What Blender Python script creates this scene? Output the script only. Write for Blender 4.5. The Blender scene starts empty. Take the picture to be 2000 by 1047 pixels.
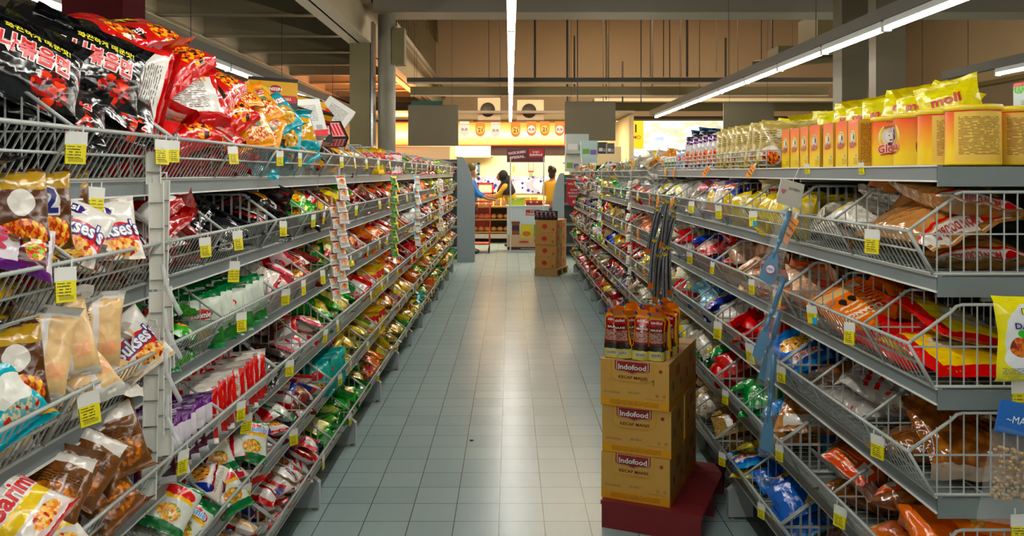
import bpy, math, random
from mathutils import Vector, Matrix, Euler
random.seed(11)
S = bpy.context.scene
COL = S.collection
PI = math.pi
# ------------------------------------------------------------------ camera
F = 1612.0; EYE = 1.55
cd = bpy.data.cameras.new('camera'); cam = bpy.data.objects.new('camera', cd); COL.objects.link(cam)
cd.sensor_width = 36.0; cd.lens = 36.0 * F / 2000.0
cam.location = (0, 0, EYE); cam.rotation_euler = (PI / 2, 0, 0)
cd.shift_x = 4.0 / 2000; cd.shift_y = -185.5 / 2000
cd.clip_start = 0.05; cd.clip_end = 200
S.camera = cam
# ------------------------------------------------------------------ view + world
S.view_settings.view_transform = 'Standard'; S.view_settings.look = 'None'
S.view_settings.exposure = 0.72; S.view_settings.gamma = 1.0
S.view_settings.use_curve_mapping = False
w = bpy.data.worlds.new('world'); S.world = w; w.use_nodes = True
w.node_tree.nodes['Background'].inputs[0].default_value = (0.9, 0.8, 0.65, 1)
w.node_tree.nodes['Background'].inputs[1].default_value = 0.03
TUBE_POWER = 42.0          # emission of the fluorescent tubes
def area(name, loc, sx, sy, power, col, rot=(0, 0, 0)):
    l = bpy.data.lights.new(name, 'AREA'); l.shape = 'RECTANGLE'; l.size = sx; l.size_y = sy
    l.energy = power; l.color = col
    o = bpy.data.objects.new(name, l); COL.objects.link(o); o.location = loc; o.rotation_euler = rot
    return o
area('bakery_and_fill_lamp', (0.0, 19.0, 2.75), 4.0, 0.8, 150, (1, .84, .58))
area('bakery_and_fill_lamp', (-3.5, 17.0, 2.9), 1.5, 1.0, 45, (1, .45, .15))
area('bakery_and_fill_lamp', (0.0, 16.6, 2.95), 3.0, 0.2, 14, (1, .8, .55), (PI * .42, 0, 0))  # fill light added before the fascia to brighten the pennants, not a real fitting
area('hall_lamp', (3.0, 17.5, 6.3), 5.0, 3.0, 420, (1, .80, .55))
area('hall_lamp', (8.0, 9.0, 5.8), 2.0, 5.0, 260, (1, .82, .62))
area('stair_lamp', (-2.5, 17.0, 2.75), .6, 4.0, 130, (1, .34, .10), (PI, 0, 0))

# ------------------------------------------------------------------ materials
MATS = {}
def srgb(c):
    if isinstance(c, str):
        c = [int(c[i:i + 2], 16) / 255 for i in (0, 2, 4)]
    return tuple(x / 12.92 if x <= .04045 else ((x + .055) / 1.055) ** 2.4 for x in c) + (1,)
class NT:
    """small node helper"""
    def __init__(s, name):
        m = bpy.data.materials.new(name); m.use_nodes = True; s.m = m; s.t = m.node_tree; s.n = s.t.nodes
        s.b = s.n['Principled BSDF']
    def node(s, t, **kw):
        n = s.n.new(t)
        for k, v in kw.items():
            setattr(n, k, v)
        return n
    def link(s, a, b): s.t.links.new(a, b)
    def put(s, sock, v):
        if hasattr(v, 'links'): s.link(v, sock)
        else: sock.default_value = v
    def math(s, op, a, b=0.0, c=0.0):
        n = s.node('ShaderNodeMath', operation=op)
        s.put(n.inputs[0], a); s.put(n.inputs[1], b); s.put(n.inputs[2], c)
        return n.outputs[0]
    def mix(s, fac, a, b):
        n = s.node('ShaderNodeMix', data_type='RGBA')
        s.put(n.inputs[0], fac); s.put(n.inputs[6], a); s.put(n.inputs[7], b)
        return n.outputs[2]
    def uv(s):
        tc = s.node('ShaderNodeTexCoord'); sp = s.node('ShaderNodeSeparateXYZ')
        s.link(tc.outputs['UV'], sp.inputs[0]); return tc.outputs['UV'], sp.outputs[0], sp.outputs[1]
    def coord(s, kind='Object', scale=(1, 1, 1)):
        tc = s.node('ShaderNodeTexCoord'); mp = s.node('ShaderNodeMapping')
        s.link(tc.outputs[kind], mp.inputs[0]); mp.inputs['Scale'].default_value = scale
        return mp.outputs[0]
    def noise(s, co, scale, detail=3, rough=.55):
        n = s.node('ShaderNodeTexNoise'); s.link(co, n.inputs['Vector'])
        n.inputs['Scale'].default_value = scale; n.inputs['Detail'].default_value = detail; n.inputs['Roughness'].default_value = rough
        return n.outputs[0]
    def voro(s, co, scale, feature='F1', out=0):
        n = s.node('ShaderNodeTexVoronoi', feature=feature); s.link(co, n.inputs['Vector']); n.inputs['Scale'].default_value = scale
        return n.outputs[out]
    def ramp(s, fac, stops):
        n = s.node('ShaderNodeValToRGB'); s.link(fac, n.inputs[0]); e = n.color_ramp.elements
        while len(e) > 1: e.remove(e[0])
        e[0].position = stops[0][0]; e[0].color = stops[0][1]
        for p, c in stops[1:]:
            x = e.new(p); x.color = c
        return n.outputs[0]
    def bump(s, h, strength, dist=.002):
        n = s.node('ShaderNodeBump'); s.put(n.inputs['Height'], h); n.inputs['Strength'].default_value = strength
        n.inputs['Distance'].default_value = dist; s.link(n.outputs[0], s.b.inputs['Normal']); return n
    def base(s, c): s.put(s.b.inputs['Base Color'], c)
    def set(s, rough=.5, metal=0.0, spec=.5, coat=0.0, emis=None, es=0.0):
        s.b.inputs['Roughness'].default_value = rough; s.b.inputs['Metallic'].default_value = metal
        s.b.inputs['Specular IOR Level'].default_value = spec; s.b.inputs['Coat Weight'].default_value = coat
        s.b.inputs['Coat Roughness'].default_value = .12
        if emis: s.b.inputs['Emission Color'].default_value = emis; s.b.inputs['Emission Strength'].default_value = es
        return s.m
def flat(c, rough=.5, metal=0.0, coat=0.0, var=.06, scale=14):
    """plain paint, plastic or metal with faint uneven tone"""
    key = ('flat', c if isinstance(c, str) else tuple(c), rough, metal, coat, var, scale)
    if key in MATS: return MATS[key]
    n = NT('paint_' + (c if isinstance(c, str) else 'mix')); L = srgb(c)
    if var:
        no = n.noise(n.coord('Object'), scale)
        n.base(n.mix(no, tuple(x * (1 - var) for x in L[:3]) + (1,), tuple(min(1, x * (1 + var)) for x in L[:3]) + (1,)))
    else: n.base(L)
    MATS[key] = n.set(rough, metal, .5, coat); return MATS[key]
def glow(c, es):
    key = ('glow', c, es)
    if key not in MATS:
        n = NT('lit_surface'); n.base(srgb(c)); MATS[key] = n.set(.4, emis=srgb(c), es=es)
    return MATS[key]
def clear_film(tint='ffffff', alpha=.22):
    key = ('film', tint, alpha)
    if key not in MATS:
        n = NT('clear_film'); n.base(srgb(tint)); n.set(.12, coat=.6); n.b.inputs['Alpha'].default_value = alpha
        n.bump(n.noise(n.coord('Object'), 45), .6, .003); MATS[key] = n.m
    return MATS[key]
def vivid(c, k=1.22):
    r, g, b, a = srgb(c); m = (r + g + b) / 3
    return tuple(min(1, max(0, m + (x - m) * k)) for x in (r, g, b)) + (1,)
def print_mat(name, base, items=(), rough=.24, bump=.7, coat=.35, wob=.02, bscale=22):
    """printed wrapping film: coloured areas laid out over the pack's own UV (front 0..1, back 1..2)"""
    n = NT(name); uvv, u, v = n.uv()
    obj = n.coord('Object')
    if wob:
        w1 = n.math('SUBTRACT', n.noise(uvv, 6, 1), .5)
        u = n.math('MULTIPLY_ADD', w1, wob * 3, u); v = n.math('MULTIPLY_ADD', w1, -wob * 3, v)
    cmb = n.node('ShaderNodeCombineXYZ'); n.put(cmb.inputs[0], u); n.put(cmb.inputs[1], v)
    cur = vivid(base) if base[0] != 'food' else None
    if cur is None:   # ('food', a, b)
        sc_ = base[3] if len(base) > 3 else 60
        f1 = n.math('MULTIPLY', n.voro(obj, sc_), 1.5); f2 = n.math('GREATER_THAN', n.noise(obj, sc_ * .8, 3), .52)
        cur = n.mix(f1, vivid(base[2]), vivid(base[1])); cur = n.mix(n.math('MULTIPLY', f2, .45), cur, tuple(q * .45 for q in vivid(base[1])[:3]) + (1,))
    for it in items:
        k = it[0]
        if k == 'rect':
            _, cu, cv, hu, hv, c = it
            m = n.math('MULTIPLY', n.math('COMPARE', u, cu, hu), n.math('COMPARE', v, cv, hv)); cur = n.mix(m, cur, vivid(c))
        elif k in ('oval', 'food'):
            cu, cv, ru, rv = it[1:5]
            a = n.node('ShaderNodeVectorMath', operation='SUBTRACT'); n.link(cmb.outputs[0], a.inputs[0]); a.inputs[1].default_value = (cu, cv, 0)
            b = n.node('ShaderNodeVectorMath', operation='DIVIDE'); n.link(a.outputs[0], b.inputs[0]); b.inputs[1].default_value = (ru, rv, 1)
            c = n.node('ShaderNodeVectorMath', operation='LENGTH'); n.link(b.outputs[0], c.inputs[0])
            m = n.math('LESS_THAN', c.outputs['Value'], 1.0)
            if k == 'oval': cur = n.mix(m, cur, vivid(it[5]))
            else:
                f = n.math('GREATER_THAN', n.noise(uvv, 16, 2), .5); g = n.math('GREATER_THAN', n.noise(uvv, 7, 1), .58)
                col = n.mix(f, vivid(it[5]), vivid(it[6]))
                if len(it) > 7: col = n.mix(g, col, vivid(it[7]))
                cur = n.mix(m, cur, col)
        elif k == 'lines':   # small print
            _, cu, cv, hu, hv, c, fr = it
            m = n.math('MULTIPLY', n.math('COMPARE', u, cu, hu), n.math('COMPARE', v, cv, hv))
            st = n.math('LESS_THAN', n.math('FRACT', n.math('MULTIPLY', v, fr)), .42)
            wd = n.math('GREATER_THAN', n.noise(uvv, fr * .9, 1), .42)
            cur = n.mix(n.math('MULTIPLY', m, n.math('MULTIPLY', st, wd)), cur, vivid(c))
        elif k == 'bars':    # vertical bars
            _, cu, cv, hu, hv, c, fr = it
            m = n.math('MULTIPLY', n.math('COMPARE', u, cu, hu), n.math('COMPARE', v, cv, hv))
            st = n.math('LESS_THAN', n.math('FRACT', n.math('MULTIPLY', u, fr)), .5)
            cur = n.mix(n.math('MULTIPLY', m, st), cur, vivid(c))
        elif k == 'specks':
            _, c, fr, th = it
            cur = n.mix(n.math('LESS_THAN', n.voro(uvv, fr), th), cur, vivid(c))
        elif k == 'grad':    # vertical colour run of the print
            _, c0, c1, v0, v1 = it
            t = n.node('ShaderNodeMapRange'); n.put(t.inputs[0], v); t.inputs[1].default_value = v0; t.inputs[2].default_value = v1
            cur = n.mix(t.outputs[0], vivid(c0), vivid(c1))
        elif k == 'waves':
            _, c, fr, th, v0 = it
            q = n.math('ADD', n.math('MULTIPLY', v, fr), n.math('MULTIPLY', n.math('SINE', n.math('MULTIPLY', u, 3.0)), 2.4))
            m = n.math('MULTIPLY', n.math('LESS_THAN', n.math('FRACT', q), th), n.math('GREATER_THAN', v, v0))
            cur = n.mix(m, cur, vivid(c))
        elif k == 'diag':
            _, off, c = it
            cur = n.mix(n.math('GREATER_THAN', n.math('ADD', u, v), off), cur, vivid(c))
    n.base(cur)
    m = n.set(rough, spec=.5, coat=coat)
    if bump:
        n1 = n.noise(obj, bscale, 2, .5); n2 = n.voro(obj, bscale * 1.3)
        n.bump(n.math('ADD', n1, n.math('MULTIPLY', n2, .6)), bump, .012)
    return m
WIRE = flat('a6aca8', .38, .0, .2, var=.04)
SHELF = flat('6f7877', .45, .0, .1, var=.05, scale=5)
LIP = flat('717b7d', .38, .0, .2, var=.05, scale=5)
PANEL = flat('4a4f4d', .5, var=.08, scale=3)
WHITE = flat('d9dad4', .4); BLACK = flat('111214', .5); CHROME = flat('a8a8a8', .2, .9)
YTAG = None
# ------------------------------------------------------------------ objects
def tag(o, label=None, cat=None, group=None, kind=None):
    if label: o['label'] = label
    if cat: o['category'] = cat
    if group: o['group'] = group
    if kind: o['kind'] = kind
    return o
def empty(name, loc=(0, 0, 0), rz=0):
    o = bpy.data.objects.new(name, None); COL.objects.link(o); o.location = loc; o.rotation_euler = (0, 0, rz)
    o.empty_display_size = .05; return o
def mesh_obj(name, me, parent=None, mat=None):
    o = bpy.data.objects.new(name, me); COL.objects.link(o); o.parent = parent
    if mat is not None: o.matrix_world = mat
    return o
def copy_tree(o, parent=None):
    c = o.copy(); COL.objects.link(c); c.parent = parent
    for ch in KIDS(o): copy_tree(ch, c)
    return c
def KIDS(o): return [x for x in o.children]
TXT = {}
def text_polys(s, bold=0.0, res=2):
    """letter shapes of a string as (verts, polygons, width, height) at cap size 1"""
    key = (s, bold, res)
    if key in TXT: return TXT[key]
    c = bpy.data.curves.new('lettering', 'FONT'); c.body = s; c.size = 1.0; c.resolution_u = res; c.offset = bold
    c.align_x = 'CENTER'; c.align_y = 'CENTER'
    o = bpy.data.objects.new('lettering', c); COL.objects.link(o)
    dg = bpy.context.evaluated_depsgraph_get(); me = o.evaluated_get(dg).to_mesh()
    vs = [tuple(v.co[:2]) for v in me.vertices]; ps = [tuple(p.vertices) for p in me.polygons]
    o.evaluated_get(dg).to_mesh_clear(); bpy.data.objects.remove(o); bpy.data.curves.remove(c)
    if vs:
        xs = [v[0] for v in vs]; ys = [v[1] for v in vs]; cx = (min(xs) + max(xs)) / 2; cy = (min(ys) + max(ys)) / 2
        vs = [(a - cx, b - cy) for a, b in vs]; wd = max(xs) - min(xs); ht = max(ys) - min(ys)
    else: wd = ht = 1
    TXT[key] = (vs, ps, wd, ht); return TXT[key]
class MB:
    def __init__(s): s.v = []; s.f = []; s.mi = []; s.uv = []; s.sm = []; s.mats = []; s.X = None
    def m(s, mat):
        if mat not in s.mats: s.mats.append(mat)
        return s.mats.index(mat)
    def add(s, verts, faces, mat, uvs=None, smooth=False):
        b = len(s.v); i = s.m(mat)
        s.v.extend(tuple(s.X @ Vector(p)) if s.X is not None else tuple(p) for p in verts)
        for k, f in enumerate(faces):
            s.f.append(tuple(b + j for j in f)); s.mi.append(i); s.sm.append(smooth)
            s.uv.append(uvs[k] if uvs else [(0, 0)] * len(f))
        return s
    def quad(s, a, b, c, d, mat, uv=((0, 0), (1, 0), (1, 1), (0, 1))):
        return s.add([a, b, c, d], [(0, 1, 2, 3)], mat, [list(uv)])
    def box(s, x0, x1, y0, y1, z0, z1, mat, mats=None, bev=0):
        """mats: optional per-face materials (-x,+x,-y,+y,-z,+z)"""
        P = [(x0, y0, z0), (x1, y0, z0), (x1, y1, z0), (x0, y1, z0), (x0, y0, z1), (x1, y0, z1), (x1, y1, z1), (x0, y1, z1)]
        fs = [(3, 0, 4, 7), (1, 2, 6, 5), (0, 1, 5, 4), (2, 3, 7, 6), (3, 2, 1, 0), (4, 5, 6, 7)]
        for k, f in enumerate(fs):
            s.add([P[j] for j in f], [(0, 1, 2, 3)], mats[k] if mats and mats[k] else mat, [[(0, 0), (1, 0), (1, 1), (0, 1)]])
        return s
    def tube(s, p0, p1, r, mat, n=5, cap=False, r1=None):
        p0 = Vector(p0); p1 = Vector(p1); d = (p1 - p0).normalized(); r1 = r if r1 is None else r1
        a = d.orthogonal().normalized(); b = d.cross(a); vs = []
        for p, q in ((p0, r), (p1, r1)):
            for k in range(n):
                t = 2 * PI * k / n; vs.append(p + (a * math.cos(t) + b * math.sin(t)) * q)
        fs = [(k, (k + 1) % n, n + (k + 1) % n, n + k) for k in range(n)]
        if cap: fs += [tuple(range(n))[::-1], tuple(range(n, 2 * n))]
        return s.add(vs, fs, mat, smooth=n > 4)
    def path(s, pts, r, mat, n=6):
        for a, b in zip(pts, pts[1:]):
            a = Vector(a); b = Vector(b); d = (b - a).normalized() * r * .5
            s.tube(a - d, b + d, r, mat, n, True)
        return s
    def lathe(s, prof, mat, n=20, c=(0, 0, 0), smooth=True, v0=0, v1=1, sx=1, sy=1, u1=1.0):
        vs = []; K = len(prof)
        for r, z in prof:
            for k in range(n + 1):
                t = 2 * PI * k / n; vs.append((c[0] + r * math.cos(t) * sx, c[1] + r * math.sin(t) * sy, c[2] + z))
        fs = []; uv = []
        for j in range(K - 1):
            for k in range(n):
                a = j * (n + 1) + k; fs.append((a, a + 1, a + n + 2, a + n + 1))
                A = v0 + (v1 - v0) * j / (K - 1); B = v0 + (v1 - v0) * (j + 1) / (K - 1)
                uv.append([(u1 * k / n, A), (u1 * (k + 1) / n, A), (u1 * (k + 1) / n, B), (u1 * k / n, B)])
        return s.add(vs, fs, mat, uv, smooth)
    def ball(s, c, rx, ry, rz, mat, n=10, m=7, wob=0):
        prof = []; vs = []; fs = []
        for j in range(m + 1):
            ph = PI * j / m
            for k in range(n):
                t = 2 * PI * k / n; q = 1 + wob * math.sin(3 * t + 5 * ph)
                vs.append((c[0] + rx * q * math.sin(ph) * math.cos(t), c[1] + ry * q * math.sin(ph) * math.sin(t), c[2] - rz * math.cos(ph)))
        for j in range(m):
            for k in range(n): fs.append((j * n + k, j * n + (k + 1) % n, (j + 1) * n + (k + 1) % n, (j + 1) * n + k))
        return s.add(vs, fs, mat, smooth=True)
    def text(s, t, o, right, up, h, mat, width=None, bold=0.0, out=None, outw=.05, warp=None, eps=.0008):
        """letters laid on a plane (or through warp); h = letter height; out = border colour behind"""
        o = Vector(o); right = Vector(right).normalized(); up = Vector(up).normalized(); nrm = right.cross(up)
        for layer, (b, mm, e) in enumerate(((bold + outw, out, eps), (bold, mat, eps * 2))):
            if mm is None: continue
            vs, ps, wd, ht = text_polys(t, b); base = text_polys(t, bold)
            k = h / base[3]; kx = width / base[2] if width else k
            if warp: P = [warp(x * kx, y * k, e) for x, y in vs]
            else: P = [o + right * (x * kx) + up * (y * k) + nrm * e for x, y in vs]
            s.add(P, ps, mm)
        return s
    def build(s, name, parent=None, loc=None, rz=0, link=True):
        me = bpy.data.meshes.new(name); me.from_pydata(s.v, [], s.f)
        for mm in s.mats: me.materials.append(mm)
        me.polygons.foreach_set('material_index', s.mi); me.polygons.foreach_set('use_smooth', s.sm)
        ul = me.uv_layers.new(name='uv'); flatuv = [c for f in s.uv for p in f for c in p]
        ul.data.foreach_set('uv', flatuv); me.update()
        if not link: return me
        o = bpy.data.objects.new(name, me); COL.objects.link(o)
        if parent: o.parent = parent
        if loc is not None: o.location = loc; o.rotation_euler = (0, 0, rz)
        return o
def struct(name, mb, loc=None, rz=0, parent=None):
    o = mb.build(name, parent, loc, rz); o['kind'] = 'structure'; return o
ORD = ['top', 'second', 'third', 'fourth', 'fifth', 'lowest']
ORDN = ['first', 'second', 'third', 'fourth', 'fifth', 'sixth', 'seventh', 'eighth', 'ninth', 'tenth', 'eleventh', 'twelfth', 'thirteenth', 'fourteenth', 'fifteenth', 'sixteenth', 'seventeenth', 'eighteenth']
# ================================================================== the building
def tile_mat():
    n = NT('floor_tiles'); co = n.coord('Object')
    sp = n.node('ShaderNodeSeparateXYZ'); n.link(co, sp.inputs[0]); gr = None; ids = []
    for ax, off in ((0, 10.048), (1, 9.929)):
        t = n.math('DIVIDE', n.math('ADD', sp.outputs[ax], off), .2); f = n.math('FRACT', t); ids.append(n.math('FLOOR', t))
        g = n.math('GREATER_THAN', n.math('ABSOLUTE', n.math('SUBTRACT', f, .5)), .489); gr = g if gr is None else n.math('MAXIMUM', gr, g)
    cb = n.node('ShaderNodeCombineXYZ'); n.link(ids[0], cb.inputs[0]); n.link(ids[1], cb.inputs[1])
    wn_ = n.node('ShaderNodeTexWhiteNoise'); n.link(cb.outputs[0], wn_.inputs['Vector'])
    d = n.noise(co, 2.2, 3); c = n.mix(wn_.outputs['Value'], srgb('92a8a9'), srgb('9bb0b1')); pass
    n.base(n.mix(n.math('MULTIPLY', gr, .85), c, srgb('2b2e2f'))); n.set(.22, spec=.5)
    n.b.inputs['Roughness'].default_value = .26; n.b.inputs['Specular IOR Level'].default_value = .4
    n.bump(n.math('SUBTRACT', 1.0, gr), .3, .0015)
    return n.m
def wall_mat(c, seam=None, sc=1.2):
    n = NT('painted_wall'); co = n.coord('Object'); a = n.noise(co, .7, 4)
    L = srgb(c); col = n.mix(a, tuple(x * .86 for x in L[:3]) + (1,), tuple(x * 1.08 for x in L[:3]) + (1,))
    if seam:
        sp = n.node('ShaderNodeSeparateXYZ'); n.link(co, sp.inputs[0])
        fr = n.math('FRACT', n.math('DIVIDE', sp.outputs[seam], sc)); col = n.mix(n.math('MULTIPLY', n.math('LESS_THAN', fr, .018), .7), col, srgb('2c2620'))
    n.base(col); return n.set(.75)
BEIGE = wall_mat('c4a988', 0, 1.15); DECK = wall_mat('5a4e3a'); STEEL = flat('94866a', .55, var=.1, scale=2); TAUPE = flat('8b8374', .6, var=.07, scale=2)
OLIVE = flat('6a5f3c', .6, var=.1, scale=2)
struct('floor', MB().quad((-12, -4, 0), (12, -4, 0), (12, 26, 0), (-12, 26, 0), tile_mat()))
struct('wall_back', MB().box(-12, 12, 24, 24.2, 0, 6.8, BEIGE))
struct('wall_left', MB().box(-12.2, -12, -4, 24, 0, 6.8, wall_mat('6b6250')))
rw = MB().box(11.5, 11.7, -4, 24, 0, 3.7, wall_mat('7d6f5c')).box(11.5, 11.7, -4, 24, 3.7, 6.8, wall_mat('a59276', 1, 2.3)); struct('wall_right', rw)
struct('trim_1', MB().box(11.42, 11.5, -4, 24, 3.66, 3.76, OLIVE))
struct('wall_rear', MB().box(-12, 12, -4.2, -4, 0, 6.8, wall_mat('d8d0c0')))
struct('ceiling', MB().box(-12, -1.82, -4, 24, 3.78, 3.9, DECK).box(-1.82, 12, -4, 10.7, 4.25, 4.35, wall_mat('8c8270')).box(-1.82, 12, 10.7, 24.2, 6.7, 6.8, BEIGE))
def beam_i(x0, x1, y0, y1, z0, z1, fl=.07):
    """an I section: flanges and web, running along its longer side"""
    b = MB(); t = .016
    if x1 - x0 > y1 - y0:
        c = (y0 + y1) / 2; b.box(x0, x1, y0, y1, z0, z0 + t, STEEL).box(x0, x1, y0, y1, z1 - t, z1, STEEL).box(x0, x1, c - .012, c + .012, z0, z1, STEEL)
    else:
        c = (x0 + x1) / 2; b.box(x0, x1, y0, y1, z0, z0 + t, STEEL).box(x0, x1, y0, y1, z1 - t, z1, STEEL).box(c - .012, c + .012, y0, y1, z0, z1, STEEL)
    return b
for k in range(-5, 10):
    y = 9.2 + 1.4 * k
    if y > -3.5: struct('ceiling_beam', beam_i(-11.9, -1.95, y - .06, y + .06, 3.30, 3.76))
struct('ceiling_beam', beam_i(-2.08, -1.8, -3.9, 23.8, 3.22, 3.78)); struct('ceiling_beam', beam_i(-4.1, -3.78, -3.9, 23.8, 3.22, 3.78)); struct('ceiling_beam', beam_i(-7.3, -7.0, -3.9, 23.8, 3.22, 3.78))
# the tall cross beam and the columns
struct('ceiling_beam', MB().box(-1.78, 11.4, 10.72, 11.25, 3.64, 4.35, TAUPE))
c1 = MB().box(-2.06, -1.80, 10.6, 10.86, 0, 3.22, OLIVE); c1.box(-1.79, -1.76, 10.62, 10.84, 0, 3.5, CHROME); struct('column', c1)
struct('column', MB().lathe([(.115, 0), (.115, 3.6)], flat('6f6955', .5, var=.1), 20, (-1.60, 10.72, 0)).box(-1.52, -1.36, 10.62, 10.84, 2.95, 3.42, OLIVE))
struct('column', MB().box(3.60, 3.88, 8.95, 9.2, 0, 4.25, flat('453c22', .6, var=.08))); struct('column', MB().box(3.37, 3.64, 7.6, 7.75, 0, 4.25, flat('4a4028', .6, var=.08)))
struct('column', MB().box(-2.2, -1.9, 4.05, 4.3, 0, 3.78, flat('3a0c0f', .9, var=.05)))
flat('3a0c0f', .9, var=.05).node_tree.nodes['Principled BSDF'].inputs['Specular IOR Level'].default_value = .08
# raised stair edge with its fence on the far side of the hall
st = MB(); st.box(-2.2, -2.0, 14.5, 23.5, 3.75, 4.1, STEEL); st.box(-2.06, -1.98, 14.5, 23.5, 4.1, 4.2, TAUPE); struct('ceiling_beam', st)
fn = empty('stair_railing', (-2.1, 14.5, 4.2)); tag(fn, 'tall wire railing above the orange lit steel beam under the ceiling', 'railing')
fr = MB()
for k in range(24): fr.tube((0, k * .38, 0), (0, k * .38, 2.3), .012, OLIVE, 4)
fr.build('baluster_row', fn); fr = MB()
for z in (.0, 1.1, 2.3): fr.tube((0, 0, z), (0, 9, z), .022, OLIVE, 5)
fr.build('rail', fn); fr = MB()
for k in range(60): fr.tube((.02, k * .15, 1.1), (.02, k * .15 + .6, 2.3), .004, OLIVE, 3); fr.tube((.02, k * .15 + .6, 1.1), (.02, k * .15, 2.3), .004, OLIVE, 3)
fr.build('wire_netting', fn)
# service pipes across the hall and hanging rods
def trim_n():
    trim_n.k += 1; return 'trim_%d' % trim_n.k
trim_n.k = 1
struct(trim_n(), MB().box(-1.75, 5.6, 14.0, 14.1, 3.10, 3.17, flat('3d3a30', .4)).box(-1.75, 5.6, 14.0, 14.1, 3.07, 3.095, flat('b8a080', .4)))  # pale lower strip: lit underside of the dark pipe, put in as colour
struct(trim_n(), MB().box(-1.75, 5.6, 14.5, 14.62, 2.93, 3.07, OLIVE).box(-1.75, 5.6, 14.5, 14.6, 2.905, 2.925, flat('c0a888', .4)))  # same pale strip below the beam, a lit underside painted on
struct(trim_n(), MB().box(2.2, 8.6, 21.5, 21.9, 3.42, 3.5, flat('d8c8a8', .4)).box(2.2, 8.6, 21.9, 22.0, 3.2, 3.5, OLIVE))
struct(trim_n(), MB().box(-1.0, 8.6, 22.5, 22.7, 2.95, 3.1, OLIVE))
rr = random.Random(5)
rods = [(1045, 18, 154), (955, 48, 160), (977, 36, 200), (1108, 34, 198), (1112, 34, 198), (1128, 44, 198), (1122, 70, 175), (1178, 80, 200), (1184, 34, 195), (1188, 66, 160), (1252, 130, 200), (1270, 22, 150), (1274, 22, 175), (1296, 22, 150), (1330, 22, 150), (1342, 22, 150), (1366, 82, 170), (1399, 22, 140), (1417, 74, 160), (1441, 30, 165), (1487, 0, 130), (1508, 18, 125), (1547, 20, 90), (1569, 20, 90), (1216, 120, 200), (1308, 140, 155)]
for k, (x, y0, y1) in enumerate(rods):
    Y = 13.2 + (k * 7 % 5) * 1.6; X = (x - 996) / F * Y; z0 = EYE + (338 - y1) / F * Y; z1 = 6.7 if k % 3 else min(6.6, EYE + (338 - y0) / F * Y)
    struct(trim_n(), MB().tube((X, Y, z0), (X, Y, z1), .02 if k % 3 == 0 else .009, flat('3a342a', .6), 5))
# wall ducts and air handlers high on the right
hv = MB().box(4.4, 5.2, 11.8, 12.6, 3.35, 3.85, OLIVE).box(5.2, 5.6, 11.9, 12.5, 3.3, 3.55, flat('333029', .6)).box(3.9, 4.5, 12.0, 12.5, 3.25, 3.4, OLIVE).tube((3.6, 12.2, 3.15), (5.6, 12.2, 3.3), .06, OLIVE, 8)
tag(hv.build('air_handler'), 'dull olive air handling box hung high beside the right columns', 'air duct')
wf = empty('window_1', (7.0, 23.95, 0)); wf['kind'] = 'structure'
struct('window_frame', MB().box(2.6, 2.68, 0, .05, 4.0, 6.0, flat('c9bda4')).box(3.3, 3.38, 0, .05, 4.0, 6.0, flat('c9bda4')).box(2.6, 3.38, 0, .05, 5.95, 6.02, flat('c9bda4')).box(2.6, 3.38, 0, .05, 4.0, 4.06, flat('c9bda4')), parent=wf)
struct('window_pane', MB().box(2.68, 3.3, .0, .03, 4.0, 6.0, flat('15161a', .1)), parent=wf)
# fluorescent rows
TUBE = glow('fffbf2', TUBE_POWER)
lamp0 = empty('fluorescent_lamp', (0, 0, 0))
hb = MB().box(-.03, .03, -.58, .58, .03, .075, flat('c9ccc8', .4)); hb.box(-.028, .028, -.595, -.575, -.005, .06, WHITE).box(-.028, .028, .575, .595, -.005, .06, WHITE)
hb.build('lamp_batten', lamp0); MB().tube((0, -.575, .012), (0, .575, .012), .014, TUBE, 8).build('tube', lamp0)
rows = [(-2.9, 'over the next aisle to the left', -3.5, 17), (0.01, 'over the middle of the aisle', -3.5, 17), (2.78, 'over the next aisle to the right', -3.5, 16.2), (5.25, 'over the far right aisle', .5, 9.95)]
first = True
for rx, where, y0, y1 in rows:
    k = 0; y = y0 + .6
    while y + .6 < y1 + .01:
        o = lamp0 if first else copy_tree(lamp0); first = False
        o.location = (rx, y, 2.6)
        tag(o, 'white fluorescent lamp ' + where + ', ' + ORDN[min(k, 17)] + ' of its row', 'lamp', 'fluorescent lamps ' + where); y += 1.2; k += 1
    if abs(rx) > .1:
        t = MB().box(rx - .045, rx + .045, y0, y1, 2.677, 2.77, flat('5a574d', .5))
    else: t = MB().box(rx - .03, rx + .03, y0, y1, 2.677, 2.70, flat('8a877d', .5))
    for yy in range(int(y0) + 1, int(y1), 3): t.tube((rx, yy + .5, 2.69), (rx, yy + .5, 3.78), .004, flat('33302a'), 4)
    tag(t.build('lighting_rail'), 'dark metal rail carrying the fluorescent lamps ' + where, 'lighting rail')
# ------------------------------------------------------------------ far end: fascia, bakery room, signs
def P(x, y, Y):   # a point of the place at distance Y seen at this picture position
    return ((x - 996) / F * Y, Y, EYE + (338 - y) / F * Y)
n = NT('fascia_glow'); uvv, u, v = n.uv()
no = n.noise(uvv, 3.0, 2); c = n.ramp(n.math('ADD', n.math('MULTIPLY', no, .35), n.math('SUBTRACT', .62, n.math('MULTIPLY', n.math('ABSOLUTE', n.math('SUBTRACT', v, .45)), .75))), [(.25, srgb('ff6a12')), (.45, srgb('ffa52a')), (.62, srgb('ffd98a')), (.8, srgb('fff8e0'))])
n.base(srgb('e89a40')); n.link(c, n.b.inputs['Emission Color']); FASC = n.set(.4); n.b.inputs['Emission Strength'].default_value = .75
fx0, _, fz0 = P(762, 283, 17.8); fx1, _, fz1 = P(1103, 240, 17.8)
fa = empty('illuminated_fascia', (0, 17.8, 0)); tag(fa, 'long orange backlit fascia box above the bakery opening', 'illuminated sign')
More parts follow.
